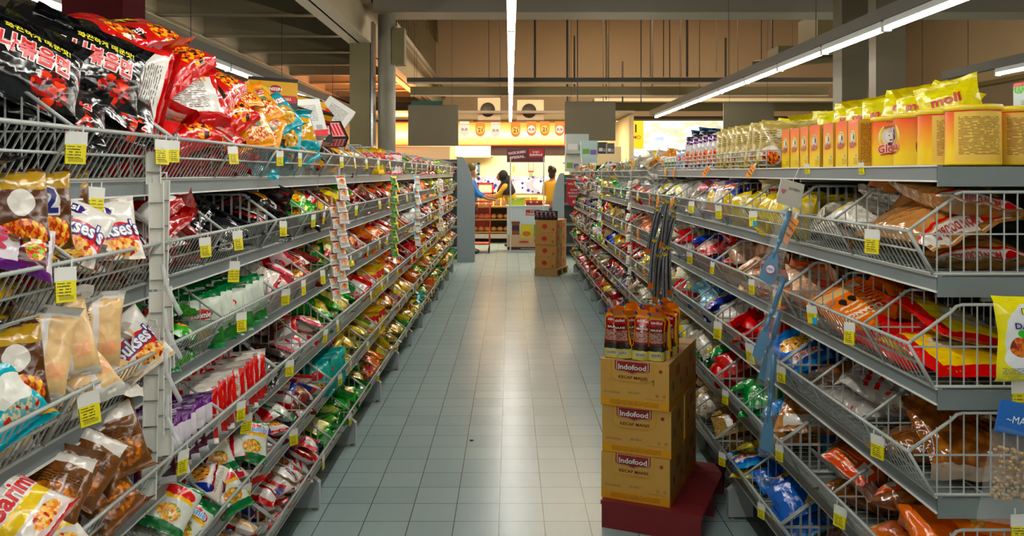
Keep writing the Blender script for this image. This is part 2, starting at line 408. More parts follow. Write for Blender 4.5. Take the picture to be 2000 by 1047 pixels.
MB().box(fx0, fx1, .0, .25, fz0, fz1, TAUPE, [None, None, FASC, None, None, None]).build('light_box', fa)
fb = MB()
for z in (fz0 - .02, fz1): fb.box(fx0, fx1, -.03, .02, z, z + .02, glow('ff3a10', .7))
fb.box(fx1 - .01, fx1 + .02, -.03, .02, fz0, fz1, glow('ff3a10', .7)); fb.build('red_border', fa)
struct('wall_bakery', MB().box(-4.5, -1.3, 17.82, 18.0, 0, 2.12, wall_mat('c9b48e')).box(1.28, 2.4, 17.82, 18.0, 0, 2.12, wall_mat('c9b48e')))
struct('wall_room', MB().box(-4.4, 2.6, 20.2, 20.3, 0, 2.8, wall_mat('e6d3a6')).box(-4.5, -4.4, 18, 20.3, 0, 2.8, wall_mat('e6d3a6')).box(2.6, 2.7, 18, 20.3, 0, 2.8, wall_mat('d6c094')))
struct('ceiling_room', MB().box(-4.5, 2.7, 17.85, 20.3, 2.85, 2.9, TAUPE))
struct('trim_90', MB().box(-.42, 1.28, 17.9, 18.1, 1.93, 2.14, flat('6a5548')))
nb = NT('patterned_tiles'); co = nb.coord('Object'); vv = nb.voro(co, 7.5); v2 = nb.voro(co, 3.3)
nb.base(nb.mix(nb.math('LESS_THAN', vv, .30), nb.mix(nb.math('GREATER_THAN', v2, .55), srgb('cfccd6'), srgb('9fa2c0')), srgb('2c2f9a'))); TB = nb.set(.3)
struct('trim_91', MB().box(-4.3, 2.55, 20.17, 20.2, 1.05, 1.47, TB))
# pennants on a string
pt = [(907, 250, 'w'), (938, 251, 'o'), (968, 252, 'w'), (1007, 252, 'o'), (1038, 250, 'u'), (1064, 250, 'v'), (1093, 250, 'u')]
PW = flat('d9d2cf'); PO = flat('e07a10'); PD = flat('3a2a48')
for k, (x, y, c) in enumerate(pt):
    X, Y, Z = P(x, y, 17.6); o = empty('pennant', (X, Y, Z)); mb = MB(); m1 = {'w': PW, 'o': PO, 'u': PO, 'v': PO}[c]
    pts = [(-.1, 0, .14), (.1, 0, .14), (.1, 0, -.05)] + [(.1 * math.cos(a), 0, -.05 - .12 * math.sin(a)) for a in [PI * i / 8 for i in range(1, 8)]] + [(-.1, 0, -.05)]
    n_ = len(pts); vs = [(a, -.004, b) for a, _, b in pts] + [(a, .004, b) for a, _, b in pts]
    mb.add(vs, [tuple(range(n_))[::-1], tuple(range(n_, 2 * n_))] + [(i, (i + 1) % n_, n_ + (i + 1) % n_, n_ + i) for i in range(n_)], m1); mb.build('cloth', o)
    d = MB().lathe([(.0, 0), (.085, 0)], PW if c in 'wu' else flat('f0a838'), 16, (0, 0, 0)); d.X = None
    e = MB(); e.add([(a, -.007, b - .03) for a, b, _ in d.v], d.f, PW if c in 'wu' else flat('f0b848')); e.text('21' if c in 'ov' else 'o.o', (0, -.008, -.03), (1, 0, 0), (0, 0, 1), .09 if c in 'ov' else .05, PD, bold=.02); e.build('emblem', o)
    tag(o, ['pale grey pennant at the left end of the row', 'orange pennant numbered 21, second from the left', 'pale grey pennant, third from the left', 'orange pennant numbered 21 beside the ceiling lamp row', 'orange topped pennant with pale disc, third from the right', 'square topped orange pennant numbered 21 second from the right', 'orange topped pale pennant at the right end of the row'][k], 'pennant', 'pennants before the orange fascia')
tag(MB().tube(P(890, 243, 17.6), P(1106, 243, 17.6), .006, flat('888070'), 4).build('pennant_string'), 'thin string that carries the row of pennants', 'string')
# blank hanging boards
for (x0, y0, x1, y1, lab) in ((797, 205, 895, 285, 'blank taupe hanging board above the end of the left shelves'), (1103, 198, 1202, 275, 'blank taupe hanging board above the end of the right shelves'), (1413, 201, 1512, 270, 'blank taupe hanging board over the next aisle to the right')):
    a = P(x0, y1, 12.9); b = P(x1, y0, 12.9); o = empty('hanging_board', (a[0], 12.9, a[2])); W = b[0] - a[0]; H = b[2] - a[2]
    MB().box(0, W, 0, .025, 0, H, flat('6a6048', .6, var=.03)).build('panel', o)
    MB().tube((.1, .012, H), (.1, .012, 6.7 - a[2]), .003, BLACK, 4).tube((W - .1, .012, H), (W - .1, .012, 6.7 - a[2]), .003, BLACK, 4).build('hanging_wire', o)
    tag(o, lab, 'sign board')
a = P(803, 205, 15); b = P(865, 197, 15); tag(MB().box(a[0], b[0], 15, 15.05, a[2] - .3, b[2], flat('17493f')).tube((a[0] + .1, 15.02, b[2]), (a[0] + .1, 15.02, 3.78), .004, BLACK, 4).build('hanging_board'), 'dark green board just behind the left taupe board', 'sign board')
# air conditioner units
ac = empty('air_conditioner', P(927, 308, 20.17)); tag(ac, 'cream wall air conditioner in the bakery room', 'air conditioner')
MB().box(-.46, .46, -.2, 0, .03, .30, flat('e9dfc4', .4, var=.03)).build('housing', ac); MB().box(-.40, .40, -.205, -.15, 0, .04, flat('b7ab90')).build('louvre', ac)
for (x0, x1, y0, y1, lab) in ((933, 977, 191, 228, 'cream outdoor cooling unit above the fascia, beside the ceiling lamp row to its left'), (1010, 1062, 195, 228, 'cream outdoor cooling unit above the fascia with dark fan opening')):
    a = P(x0, y1, 18.2); b = P(x1, y0, 18.2); o = empty('cooling_unit', (a[0], 18.2, 2.62)); W = b[0] - a[0]
    MB().box(0, W, 0, .3, .1, b[2] - 2.62, flat('cfc1a0')).build('housing', o); MB().lathe([(.0, 0), (.16, 0), (.16, .02)], flat('4a4438'), 16, (0, 0, 0)).build('fan_grille', o, (W * .45, -.005, (b[2] - 2.62) * .55)).rotation_euler = (PI / 2, 0, 0)
    MB().box(0, W, .0, .3, 0, .1, OLIVE).build('base_bracket', o); tag(o, lab, 'cooling unit')
# backlit posters in the far right window
sg = empty('lit_window_display', (0, 22, 0)); tag(sg, 'bright backlit window of white, yellow and blue posters behind the right shelves', 'window display')
a = P(1203, 322, 22); b = P(1416, 236, 22); n = NT('poster_glow'); uvv, u, v = n.uv(); cc = n.ramp(n.noise(uvv, 6, 2), [(.3, srgb('2fa8e8')), (.42, srgb('e8f6ff')), (.52, srgb('ffffff')), (.6, srgb('ffd060')), (.72, srgb('3090d0'))])
n.base(srgb('cccccc')); n.link(cc, n.b.inputs['Emission Color']); PG = n.set(.4); n.b.inputs['Emission Strength'].default_value = .5
MB().box(a[0], b[0], 0, .06, a[2], b[2], TAUPE, [None, None, PG, None, None, None]).build('light_box', sg)
p0 = P(1212, 290, 21.96); p1 = P(1257, 236, 21.96); q = MB().box(p0[0], p1[0], -.03, -.005, p0[2], p1[2], glow('ffb020', .6)); q.text('21', ((p0[0] + p1[0]) / 2, -.03, p1[2] - .2), (1, 0, 0), (0, 0, 1), .22, flat('2b2320'), bold=.02)
q.text('PROMO', ((p0[0] + p1[0]) / 2, -.03, p0[2] + .3), (1, 0, 0), (0, 0, 1), .1, flat('b05010'), bold=.02); q.build('poster', sg)
struct('wall_shopfront', MB().box(1.9, 11.4, 22.1, 22.2, 0, 3.0, wall_mat('6f6656')))
# tall grey end panels
def shaped_panel(name, label, x0, x1, Y, top, flip):
    o = empty(name, (x0, Y, 0)); W = x1 - x0; mb = MB(); pts = [(0, 0), (W, 0), (W, top * .55)]
    for i in range(1, 9): t = i / 8; pts.append((W * (1 - .55 * t ** 2.2), top * (.55 + .43 * t)))
    pts += [(W * .3, top), (0, top)]
    if flip: pts = [(W - a, b) for a, b in pts][::-1]
    n_ = len(pts); vs = [(a, 0, b) for a, b in pts] + [(a, .04, b) for a, b in pts]
    mb.add(vs, [tuple(range(n_)), tuple(range(n_, 2 * n_))[::-1]] + [(i, n_ + i, n_ + (i + 1) % n_, (i + 1) % n_) for i in range(n_)], flat('8b979c', .4, coat=.2, var=.03)); mb.build('side_panel', o)
    e = MB()
    sx = -.05 if not flip else W
    for k in range(5): e.box(-.55 if not flip else W, 0 if not flip else W + .5, .02, .45, .2 + k * .38, .23 + k * .38, SHELF)
    e.box(-.55 if not flip else W, 0 if not flip else W + .5, .45, .48, 0, top * .98, PANEL); e.build('shelf', o); tag(o, label, 'shelf end'); return o
shaped_panel('end_panel_unit', 'tall grey curved end panel standing behind the left shelves', -.92, -.61, 14.35, 1.83, False)
shaped_panel('end_panel_unit', 'grey curved end panel standing behind the carton stack on the right', .78, 1.0, 15.2, 1.55, True)
# ================================================================== shelving
def perf_panel():
    n = NT('perforated_steel'); co = n.coord('Object', scale=(1, 28, 28)); v = n.voro(co, 1.0)
    n.base(n.mix(n.math('LESS_THAN', v, .2), srgb('3a3e3c'), srgb('121313'))); return n.set(.5)
PERF = perf_panel()
def gondola_bay(side, nose, y0, shelf_z, name_label, group, depth=.44, wid=.9, foot_d=.0, endcap=False):
    """one 0.9 m bay: origin on the floor below the shelf nose, x runs into the shelving"""
    o = empty('shelving_bay', (side * nose, y0 + (wid if side < 0 else 0), 0), PI if side < 0 else 0)
    tag(o, name_label, 'shelving', group)
    key = (side, tuple(shelf_z), depth)
    if key not in gondola_bay.c:
        C = {}
        for i, z in enumerate(shelf_z):
            b = MB(); b.box(.012, depth, .004, wid - .004, z - .02, z, SHELF)
            b.box(.0, .012, .002, wid - .002, z - .036, z + .004, LIP); b.box(-.004, .0, .002, wid - .002, z + .0, z + .004, WHITE).box(-.004, .0, .002, wid - .002, z - .036, z - .032, WHITE)
            for q in (0.0, wid - .004): b.box(.0, depth, q, q + .004, z - .046, z - .002, LIP)
            C['shelf', i] = b.build('shelf', link=False)
        bp = MB().box(depth + .002, depth + .02, .03, wid - .03, .12, 1.6, PERF); C['back'] = bp.build('back_panel', link=False)
        C['up'] = MB().box(depth - .03, depth + .03, -.02, .02, 0, 1.62, PANEL).build('upright', link=False)
        ft = MB(); pts = [(-.01, .015), (-.01, .13), (.03, .165), (depth, .19), (depth, .015)]
        vs = [(a, -.018, b) for a, b in pts] + [(a, .018, b) for a, b in pts]
        ft.add(vs, [(0, 4, 3, 2, 1), (5, 6, 7, 8, 9)] + [(i, (i + 1) % 5, 5 + (i + 1) % 5, 5 + i) for i in range(5)], flat('a3adaf', .4)); C['foot'] = ft.build('foot', link=False)
        C['glide'] = MB().lathe([(.0, .02), (.008, .02), (.008, .006), (.014, .005), (.014, 0), (0, 0)], flat('b9a57a', .3, .6), 10, (.01, 0, 0)).build('foot_glide', link=False)
        C['kick'] = MB().box(.10, .115, .02, wid - .02, .02, .15, flat('2a2c2c', .5)).build('kick_plate', link=False)
        gondola_bay.c[key] = C
    C = gondola_bay.c[key]
    for i in range(len(shelf_z)): mesh_obj('shelf', C['shelf', i], o)
    mesh_obj('back_panel', C['back'], o); mesh_obj('upright', C['up'], o); f = mesh_obj('foot', C['foot'], o); mesh_obj('foot_glide', C['glide'], f); mesh_obj('kick_plate', C['kick'], o)
    if endcap:
        u = mesh_obj('upright', C['up'], o); u.location = (0, wid, 0) if side > 0 else (0, wid, 0); u = mesh_obj('foot', C['foot'], o); u.location = (0, wid, 0)
    return o
gondola_bay.c = {}
BD = .43   # basket depth
def basket_meshes():
    R = .0040; r = .0019; C = {}; wd = .9
    rim = (0, .105); bot = (.058, .006); knee = (.105, .195); back = (BD, .195); bb = (BD, .006); mid = (.029, .058)
    g = MB(); g.path([(rim[0], .006, rim[1]), (rim[0], wd - .006, rim[1])], R * 1.15, WIRE); g.path([(mid[0], .006, mid[1]), (mid[0], wd - .006, mid[1])], R * .8, WIRE); g.path([(bot[0], .006, bot[1]), (bot[0], wd - .006, bot[1])], R * .8, WIRE)
    N = 38
    for i in range(1, N):
        y = .006 + (wd - .012) * i / N; g.tube((rim[0] + .003, y, rim[1] + .004), (bot[0] + .003, y, bot[1]), r, WIRE, 4)
    C['front_grid'] = g
    f = MB()
    for i in range(1, N // 2): y = .006 + (wd - .012) * 2 * i / N; f.tube((bot[0], y, bot[1]), (bb[0], y, bb[1]), r, WIRE, 4)
    for q in (.18, .30): f.tube((q, .006, .004), (q, wd - .006, .004), r * 1.3, WIRE, 4)
    C['floor_grid'] = f
    def side(y, low=True):
        s = MB(); pl = [(bb[0], y, bb[1]), (back[0], y, back[1]), (knee[0] + .02, y, knee[1]), (knee[0] + .006, y, knee[1] - .004), (knee[0] - .006, y, knee[1] - .016), (rim[0] + .004, y, rim[1] + .004), (rim[0], y, rim[1]), (bot[0], y, bot[1]), (bb[0], y, bb[1])]
        if not low: pl = pl[:6]
        s.path(pl, R, WIRE, 6)
        x = .035
        while x < BD - .01:
            top = rim[1] + (knee[1] - rim[1]) * min(1, (x - rim[0]) / (knee[0] - rim[0])); bo = bot[1] + max(0, (bot[0] - x)) / bot[0] * (rim[1] - bot[1])
            s.tube((x, y, bo), (x, y, top), r, WIRE, 4); x += .031
        s.tube((rim[0] + .012, y, .098), (BD, y, .098), r * 1.4, WIRE, 4)
        return s
    C['side0'] = side(.006); C['side1'] = side(wd - .006); C['div'] = side(0.0)
    return {k: v.build({'side0': 'side_frame', 'side1': 'side_frame', 'div': 'divider'}.get(k, k), link=False) for k, v in C.items()}
BM = basket_meshes()
def basket(side, rim, y0, z, label, group, divs=(.45,)):
    o = empty('wire_basket', (side * rim, y0 + (.9 if side < 0 else 0), z), PI if side < 0 else 0)
    tag(o, label, 'basket', group)
    for k, nm in (('front_grid', 'front_grid'), ('floor_grid', 'floor_grid'), ('side0', 'side_frame'), ('side1', 'side_frame')): mesh_obj(nm, BM[k], o)
    for d in divs: q = mesh_obj('divider', BM['div'], o); q.location = (0, d if side > 0 else .9 - d, 0)
    return o
LR, LN = .82, .885     # left rim, shelf nose
RR, RN = .92, .985
LZ = [1.53, 1.28, 1.03, .76, .49, .22]; RZ = [1.565, 1.31, 1.05, .80, .53, .25]
LBAYS = list(range(-1, 12)); RBAYS = list(range(0, 12))
def ly(k): return 2.0 + .9 * k
def ry(k): return 1.9 + .9 * k
for i, k in enumerate(LBAYS):
    gondola_bay(-1, LN, ly(k), LZ, 'grey steel shelving bay with wire baskets, %s bay of the left row' % ORDN[i], 'left row of shelving bays', endcap=k == LBAYS[0])
    for t in range(6):
        dv = (.45,) if (k, t) not in ((0, 1), (0, 2), (0, 3), (0, 4)) else (.36,)
        basket(-1, LR, ly(k), LZ[t], 'grey wire basket, %s bay, %s tier of the left shelves' % (ORDN[i], ORD[t]), 'wire baskets of the left shelves', dv)
for i, k in enumerate(RBAYS):
    rz_ = list(RZ); 
    if k >= 4: rz_[0] = 1.46
    gondola_bay(1, RN, ry(k), rz_, 'grey steel shelving bay, %s bay of the right row' % ORDN[i], 'right row of shelving bays', endcap=k == RBAYS[-1])
    for t in range(6):
        if t == 0 and k < 4: continue
        basket(1, RR, ry(k), rz_[t] + .001, 'grey wire basket, %s bay, %s tier of the right shelves' % (ORDN[i], ORD[t]), 'wire baskets of the right shelves', (.25, .62) if k == 0 and t in (2, 3) else (.45,))
# backs: the other faces of both double rows
for side, nose, y0, y1 in ((-1, LN, 1.1, 12.8), (1, RN, 1.9, 12.7)):
    b = MB(); x = nose + .47
    for z in (.2, .55, .9, 1.25, 1.5): b.box(side * x, side * (x + .42), y0, y1, z - .03, z, SHELF)
    o = empty('rear_shelving', (0, 0, 0)); tag(o, 'rear face of the %s double sided shelving row' % ('left' if side < 0 else 'right'), 'shelving')
    b.build('shelf', o); MB().box(side * (x - .012), side * (x - .003), y0, y1, .1, 1.6, PANEL).build('back_panel', o)
# ================================================================== packs
def pillow(W, L, T, mat, seed, nu=12, nv=16, texts=(), seal=.055, mats2=None, droop=0.0):
    """sealed film bag lying in the xy plane, face up; returns mesh"""
    rr = random.Random(seed); mb = MB(); ph = [rr.uniform(0, 6.28) for _ in range(8)]; kx = rr.choice((3, 4, 5)); am = rr.uniform(.05, .11)
    def hgt(s, t, up):
        e = 1 - 2 * seal; q = min(1, abs(t) / e)
        if abs(t) >= e: return 0.0
        a = max(0, 1 - abs(s) ** 2.6) ** .62; b = max(0, 1 - q ** 3.2) ** .6
        wr = 1 + am * math.sin(kx * 2 * s + ph[0] + up) * q * q + .07 * math.sin(2.6 * s + 3.1 * t + ph[1]) + .05 * math.sin(6.5 * t + 3 * s + ph[2]) + .06 * math.sin(11 * s * (1 + .3 * q) + ph[5]) * q ** 3
        return T * .5 * a * b * wr
    def pos(s, t, up, e=0.0):
        q = abs(t)
        x = W * .5 * s * (1 - .07 * (1 - q * q)) * (1 + .02 * math.sin(5 * t + ph[3])); y = L * .5 * t * (1 - .03 * (1 - s * s))
        z = (hgt(s, t, up) + e) * (1 if up else -1)
        bend = .05 * L * math.sin(1.8 * t + ph[4]) * .5 + droop * L * t * t
        if q > 1 - 2 * seal: z += .05 * T * math.sin(9 * s + ph[6]) + (.25 * T * math.sin(ph[7] + t)) * (q - 1 + 2 * seal) / seal
        return (x, y, z + bend)
    ts = [-1, -1 + seal, -1 + 2 * seal] + [(-1 + 2 * seal) + (2 - 4 * seal) * i / nv for i in range(1, nv)] + [1 - 2 * seal, 1 - seal, 1]
    ss = [math.sin(PI / 2 * (-1 + 2 * i / nu)) * .35 + (-1 + 2 * i / nu) * .65 for i in range(nu + 1)]
    for up in (1, 0):
        vs = [pos(s, t, up) for t in ts for s in ss]; fs = []; uv = []
        for j in range(len(ts) - 1):
            for i in range(nu):
                a = j * (nu + 1) + i; f = (a, a + 1, a + nu + 2, a + nu + 1)
                U = lambda s: (s + 1) / 2 if up else 1 + (1 - s) / 2
                q = [(U(ss[i]), (ts[j] + 1) / 2), (U(ss[i + 1]), (ts[j] + 1) / 2), (U(ss[i + 1]), (ts[j + 1] + 1) / 2), (U(ss[i]), (ts[j + 1] + 1) / 2)]
                if up: fs.append(f); uv.append(q)
                else: fs.append(f[::-1]); uv.append(q[::-1])
        mb.add(vs, fs, mat, uv, True)
    for (s, cu, cv, h, wdt, col, ocol, rot) in texts:
        ca, sa = math.cos(rot), math.sin(rot)
        def warp(x, y, e, cu=cu, cv=cv, ca=ca, sa=sa):
            X = (x * ca - y * sa) / (W * .5) + cu * 2 - 1; Y = (x * sa + y * ca) / (L * .5) + cv * 2 - 1
            return pos(max(-.97, min(.97, X)), max(-.97, min(.97, Y)), 1, e + .0012)
        mb.text(s, (0, 0, 0), (1, 0, 0), (0, 1, 0), h, flat(col, .3, var=0), wdt, .03, flat(ocol, .3, var=0) if ocol else None, .06, warp)
    return mb.build('pack', link=False)
def carton_mesh(W, L, T, mat, texts=(), side=None):
    mb = MB(); b = .002
    mb.box(-W / 2, W / 2, -L / 2, L / 2, -T / 2, T / 2, mat, [side, side, side, side, None, None])
    for (s, cu, cv, h, wdt, col, ocol, rot) in texts:
        r = (math.cos(rot), math.sin(rot), 0); u = (-math.sin(rot), math.cos(rot), 0)
        mb.text(s, (W * (cu - .5), L * (cv - .5), T / 2), r, u, h, flat(col, .4, var=0), wdt, .02, flat(ocol, .4, var=0) if ocol else None)
    return mb.build('carton', link=False)
D = {}
def design(key, kind, desc, W, L, T, mat, texts=(), form='pillow', droop=0.0, cat=None):
    D[key] = dict(kind=kind, desc=desc, W=W, L=L, T=T, mat=mat, texts=texts, form=form, droop=droop, cat=cat, meshes={})
def pack_mesh(key, var, lod):
    d = D[key]; k = (var, lod)
    if k not in d['meshes']:
        if d['form'] == 'box': me = carton_mesh(d['W'], d['L'], d['T'], d['mat'], d['texts'] if lod < 2 else ())
        else:
            nu, nv = ((14, 18), (8, 10), (5, 5))[lod]
            me = pillow(d['W'], d['L'], d['T'], d['mat'], hash_(key) + var, nu, nv, d['texts'] if lod < 2 and var < 3 else (), droop=d['droop'])
        me.name = d['kind']; d['meshes'][k] = me
    return d['meshes'][k]
def hash_(s): return sum(ord(c) * (i + 3) for i, c in enumerate(s)) * 7
BK = ('lines', 1.5, .5, .3, .3, '55504a', 30)   # small print on a back
def R_(cu, cv, hu, hv, c): return ('rect', cu, cv, hu, hv, c)
def O_(cu, cv, ru, rv, c): return ('oval', cu, cv, ru, rv, c)
def Fd(cu, cv, ru, rv, a='e8902a', b='f7d080', c='b03a12'): return ('food', cu, cv, ru, rv, a, b, c)
def T_(s, cu, cv, h, w=None, col='ffffff', out=None, rot=0.0): return (s, cu, cv, h, w, col, out, rot)
NP, MP, SB, CB, VB = 'noodle_packet', 'noodle_multipack', 'snack_bag', 'cracker_bag', 'vermicelli_bag'
ends = lambda c: [R_(.5, .03, 2, .035, c), R_(.5, .97, 2, .035, c)]
# ---- left row
design('blkM', MP, 'black chilli noodle multipack', .27, .18, .065, print_mat('film_black', '0c0c0f', [Fd(.75, .25, .16, .2, 'a02010', '30100c', 'e05020'), R_(1.5, .5, .42, .38, '2a2a2e'), R_(1.5, .5, .3, .2, 'c8ccd0')], .16),
       [T_('H-나볶음면', .5, .58, .046, .19, 'd8262c', 'f2e8e4'), T_('화끈하게 매운맛!', .6, .83, .022, .14, 'e8e03a')])
design('redM', MP, 'red spicy noodle multipack', .26, .18, .06, print_mat('film_red', 'c01210', [Fd(.72, .3, .2, .24, 'c84010', 'f0b030', '300c08'), O_(.25, .35, .13, .2, '1a1410'), R_(1.5, .5, .42, .36, 'e4e2dc'), ('bars', 1.5, .8, .36, .08, 'd89020', 16), BK], .18),
       [T_('너구리', .36, .74, .04, .13, 'f2d51c', '201008'), T_('매운맛', .28, .35, .026, .07, 'ffffff')])
design('redN', NP, 'red spicy noodle packet', .13, .17, .045, print_mat('film_red2', 'b91014', [Fd(.5, .3, .36, .2), R_(.5, .68, .38, .07, 'f0ece0'), R_(1.5, .5, .4, .3, 'dedad2'), BK], .18), [T_('진라면', .5, .68, .03, .09, 'c01818')])
design('yelN', NP, 'golden noodle packet', .13, .17, .05, print_mat('film_gold', 'e09a0a', [Fd(.5, .3, .3, .18, 'f6e2a0', 'd86020'), O_(.5, .7, .3, .12, 'f5f0dc'), R_(1.5, .5, .3, .3, 'efe9d6'), BK], .2), [T_('치즈', .5, .7, .035, .07, 'c02414'), T_('라면', .5, .5, .02, .05, '148a7a')])
design('tealN', NP, 'teal gold noodle packet', .13, .18, .05, print_mat('film_teal', '1494a2', [Fd(.5, .35, .34, .22, 'b8873a', 'd8b46a', '8a5a20'), R_(1.5, .5, .4, .32, 'c09040')], .16), [T_('Laksa', .5, .7, .03, .08, 'ffffff', 'b02020')])
design('goldB', 'noodle_box', 'black and gold noodle box', .20, .13, .055, print_mat('card_gold', '1d1712', [R_(.5, .62, .5, .26, 'c99a12'), O_(.28, .45, .18, .25, 'e8c060'), O_(.55, .62, .12, .14, 'a01c14'), R_(.8, .3, .18, .12, 'b02818')], .3, 0, .3, .0), [T_('NISSIN', .55, .62, .014, .05, 'ffffff'), T_('GEKIKARA', .72, .3, .014, .06, 'f0e0b0')], 'box', cat='box')
design('whiteB', 'noodle_box', 'white red-edged noodle carton', .15, .17, .06, print_mat('card_white', 'd8d8d4', [('lines', .5, .62, .32, .22, '606060', 34), R_(.5, .08, .5, .09, 'c81c20'), ('bars', .78, .24, .1, .06, '202020', 60)], .35, 0, .2, 0), (), 'box', cat='box')
design('pinkB', 'noodle_box', 'black box with pink printed face', .16, .12, .06, print_mat('card_pink', '1a1a18', [R_(.58, .5, .34, .4, 'd7a0a4'), ('bars', .62, .5, .3, .34, 'c02a30', 9), R_(.14, .6, .08, .2, 'd8d2b0')], .3, 0, .3, 0), (), 'box', cat='box')
design('suk', NP, 'white and red noodle packet', .125, .165, .05, print_mat('film_suk', 'e6e2dc', [R_(.5, .42, .5, .13, 'c8201c'), Fd(.6, .2, .3, .12), O_(.3, .72, .2, .08, '3d2a78'), R_(.5, .03, 2, .035, 'd8c8b8'), R_(1.5, .5, .46, .46, 'dcbc90'), BK, R_(1.5, .5, .05, .48, 'e8e4e0')], .26),
       [T_("Sukses's", .5, .45, .036, .115, 'f4f4f8', '2a3a90', .12), T_('isi 2', .4, .72, .02, .04, 'ffffff')])
design('isi', NP, 'gold brown double noodle packet', .12, .17, .045, print_mat('film_isi', '4d2a14', [R_(.5, .86, .5, .10, 'a8861e'), Fd(.5, .25, .4, .2, 'd88020', 'a83c10', 'e8c060'), O_(.5, .62, .2, .14, 'd8d4cc'), R_(.5, .03, 2, .03, 'b89830'), R_(1.5, .5, .4, .4, '8a6a28')], .22), [T_('2', .52, .62, .05, None, '1c2470', 'e8e4e8'), T_('isi', .3, .66, .016, None, 'ffffff')])
design('tan', NP, 'cream backed noodle packet', .12, .18, .05, print_mat('film_tan', 'd8b88a', [R_(.5, .5, .06, .5, 'e4e0dc'), R_(.5, .95, 2, .05, 'e8e6e2'), R_(.5, .05, 2, .05, 'e0dcd4'), ('lines', .27, .6, .13, .26, '6a4a2a', 34), R_(.76, .32, .14, .08, 'e0a880'), R_(1.5, .5, .45, .3, 'c8241c'), Fd(1.5, .3, .3, .2)], .28))
design('redbag', SB, 'glossy dark red noodle bag', .15, .19, .05, print_mat('film_dred', '94101c', [R_(.5, .80, .5, .10, 'd6d2cc'), Fd(.55, .3, .3, .18, 'e0a020', 'c84a18', '50100a'), R_(1.5, .5, .4, .2, 'd8d4cc')], .16), [T_('Nongshim', .5, .55, .02, .09, 'f0e8d0')])
design('blkbag', SB, 'glossy black noodle bag', .15, .18, .05, print_mat('film_blk2', '121214', [R_(.5, .55, .4, .06, 'c8c8c8'), Fd(.5, .3, .3, .14, '403028', '7a3418', '181412'), ('specks', '60605c', 9, .12)], .15), [T_('짜파게티', .5, .55, .03, .11, 'f0f0e8')])
design('blkor', SB, 'black bag with orange noodle picture', .15, .18, .05, print_mat('film_blk3', '171314', [Fd(.5, .32, .4, .24, 'f0a020', 'f8d060', 'c05010'), R_(.5, .68, .4, .10, 'd8d6d0'), R_(.5, .9, .5, .06, 'a81c1c')], .17), [T_('BULDAK', .5, .68, .022, .1, '181818')])
design('gw', NP, 'white and green noodle packet', .12, .16, .045, print_mat('film_gw', 'd4dcd0', [*ends('12703a'), R_(.5, .22, .5, .16, '2f7a30'), Fd(.5, .28, .26, .14, 'e8c040', 'd87820'), O_(.5, .66, .3, .1, 'c8281c'), R_(1.5, .5, .45, .42, 'd2dccc'), BK], .22), [T_('Indomie', .5, .66, .018, .06, 'ffffff')])
design('grn', SB, 'bright green small snack bag', .12, .15, .04, print_mat('film_grn', '3a9a28', [O_(.5, .6, .34, .18, 'e8e23c'), Fd(.5, .25, .3, .14, 'd87018', 'f0d040')], .2), [T_('Sayur', .5, .6, .02, .06, '207020')])
design('chk', SB, 'black and grey chequered packet', .12, .17, .035, print_mat('film_chk', '16171a', [('bars', .5, .5, .46, .46, '3c3f44', 5), R_(.5, .5, .5, .05, '9a9ca4')], .14))
design('pink', NP, 'pink red and white noodle packet', .12, .16, .045, print_mat('film_pink', 'e4d0cc', [R_(.5, .5, .5, .10, 'd01c24'), Fd(.5, .25, .3, .14, 'e89020', '4a9030'), O_(.5, .72, .34, .10, 'cc1c1c'), *ends('d04a58'), R_(1.5, .5, .44, .42, 'e6dcd2'), BK], .2), [T_('Indomie', .5, .72, .02, .07, '4a9ae0', 'ffffff')])
design('orred', SB, 'red bag with golden noodle picture', .14, .18, .05, print_mat('film_orred', 'bb1a14', [Fd(.5, .4, .42, .26, 'e8a028', 'f6d488', 'b85010'), *ends('8c0f10'), R_(1.5, .5, .44, .3, 'e0dcd0')], .2), [T_('Sedaap', .5, .8, .022, .08, 'ffffff', '201010')])
design('purp', NP, 'white and purple noodle packet', .11, .17, .04, print_mat('film_purp', 'dcd6de', [R_(.5, .88, .5, .10, '5e2170'), R_(.5, .3, .5, .16, '4d1e2e'), Fd(.5, .3, .3, .13, '8cae2c', 'c84018', 'f0d080'), R_(.05, .5, .07, .5, '5e2170'), R_(1.5, .5, .44, .4, 'e2dce2')], .2), [T_('Mie', .5, .66, .025, .05, 'c01c4a')])
design('rw', NP, 'white noodle packet with red stripe', .12, .17, .045, print_mat('film_rw', 'ddd6cf', [R_(.10, .5, .10, .5, 'c41a20'), R_(.93, .5, .07, .5, 'c41a20'), Fd(.5, .62, .30, .15), R_(.5, .42, .3, .05, 'c8505a'), *ends('d2ccc4'), ('lines', .6, .7, .26, .14, '8a4a40', 30), R_(1.5, .5, .44, .4, 'd8ccc0'), BK], .24), [T_('Supermi', .5, .82, .02, .075, 'c8141c')])
design('brn', NP, 'brown noodle packet with tab', .125, .17, .05, print_mat('film_brn', '6b4426', [R_(.5, .84, .44, .10, 'd4d0ca'), Fd(.5, .3, .38, .2, 'a8642c', '7a4a26', 'c87c34'), ('lines', .5, .55, .34, .1, '3a2412', 26), R_(1.5, .5, .46, .3, '5c3a22'), R_(1.5, .85, .4, .1, 'd4d0ca')], .2))
design('sar', NP, 'white noodle packet with red lettering', .13, .19, .055, print_mat('film_sar', 'e2ddd6', [R_(.5, .36, .5, .07, 'e8c81c'), *ends('c81c1c'), Fd(.5, .17, .3, .08), R_(1.5, .5, .44, .4, 'dcd0c4'), BK], .22), [T_('Sarimi', .5, .54, .038, .115, 'd01c1c', 'ffffff'), T_('isi 2', .5, .78, .03, .06, 'c82020', None)])
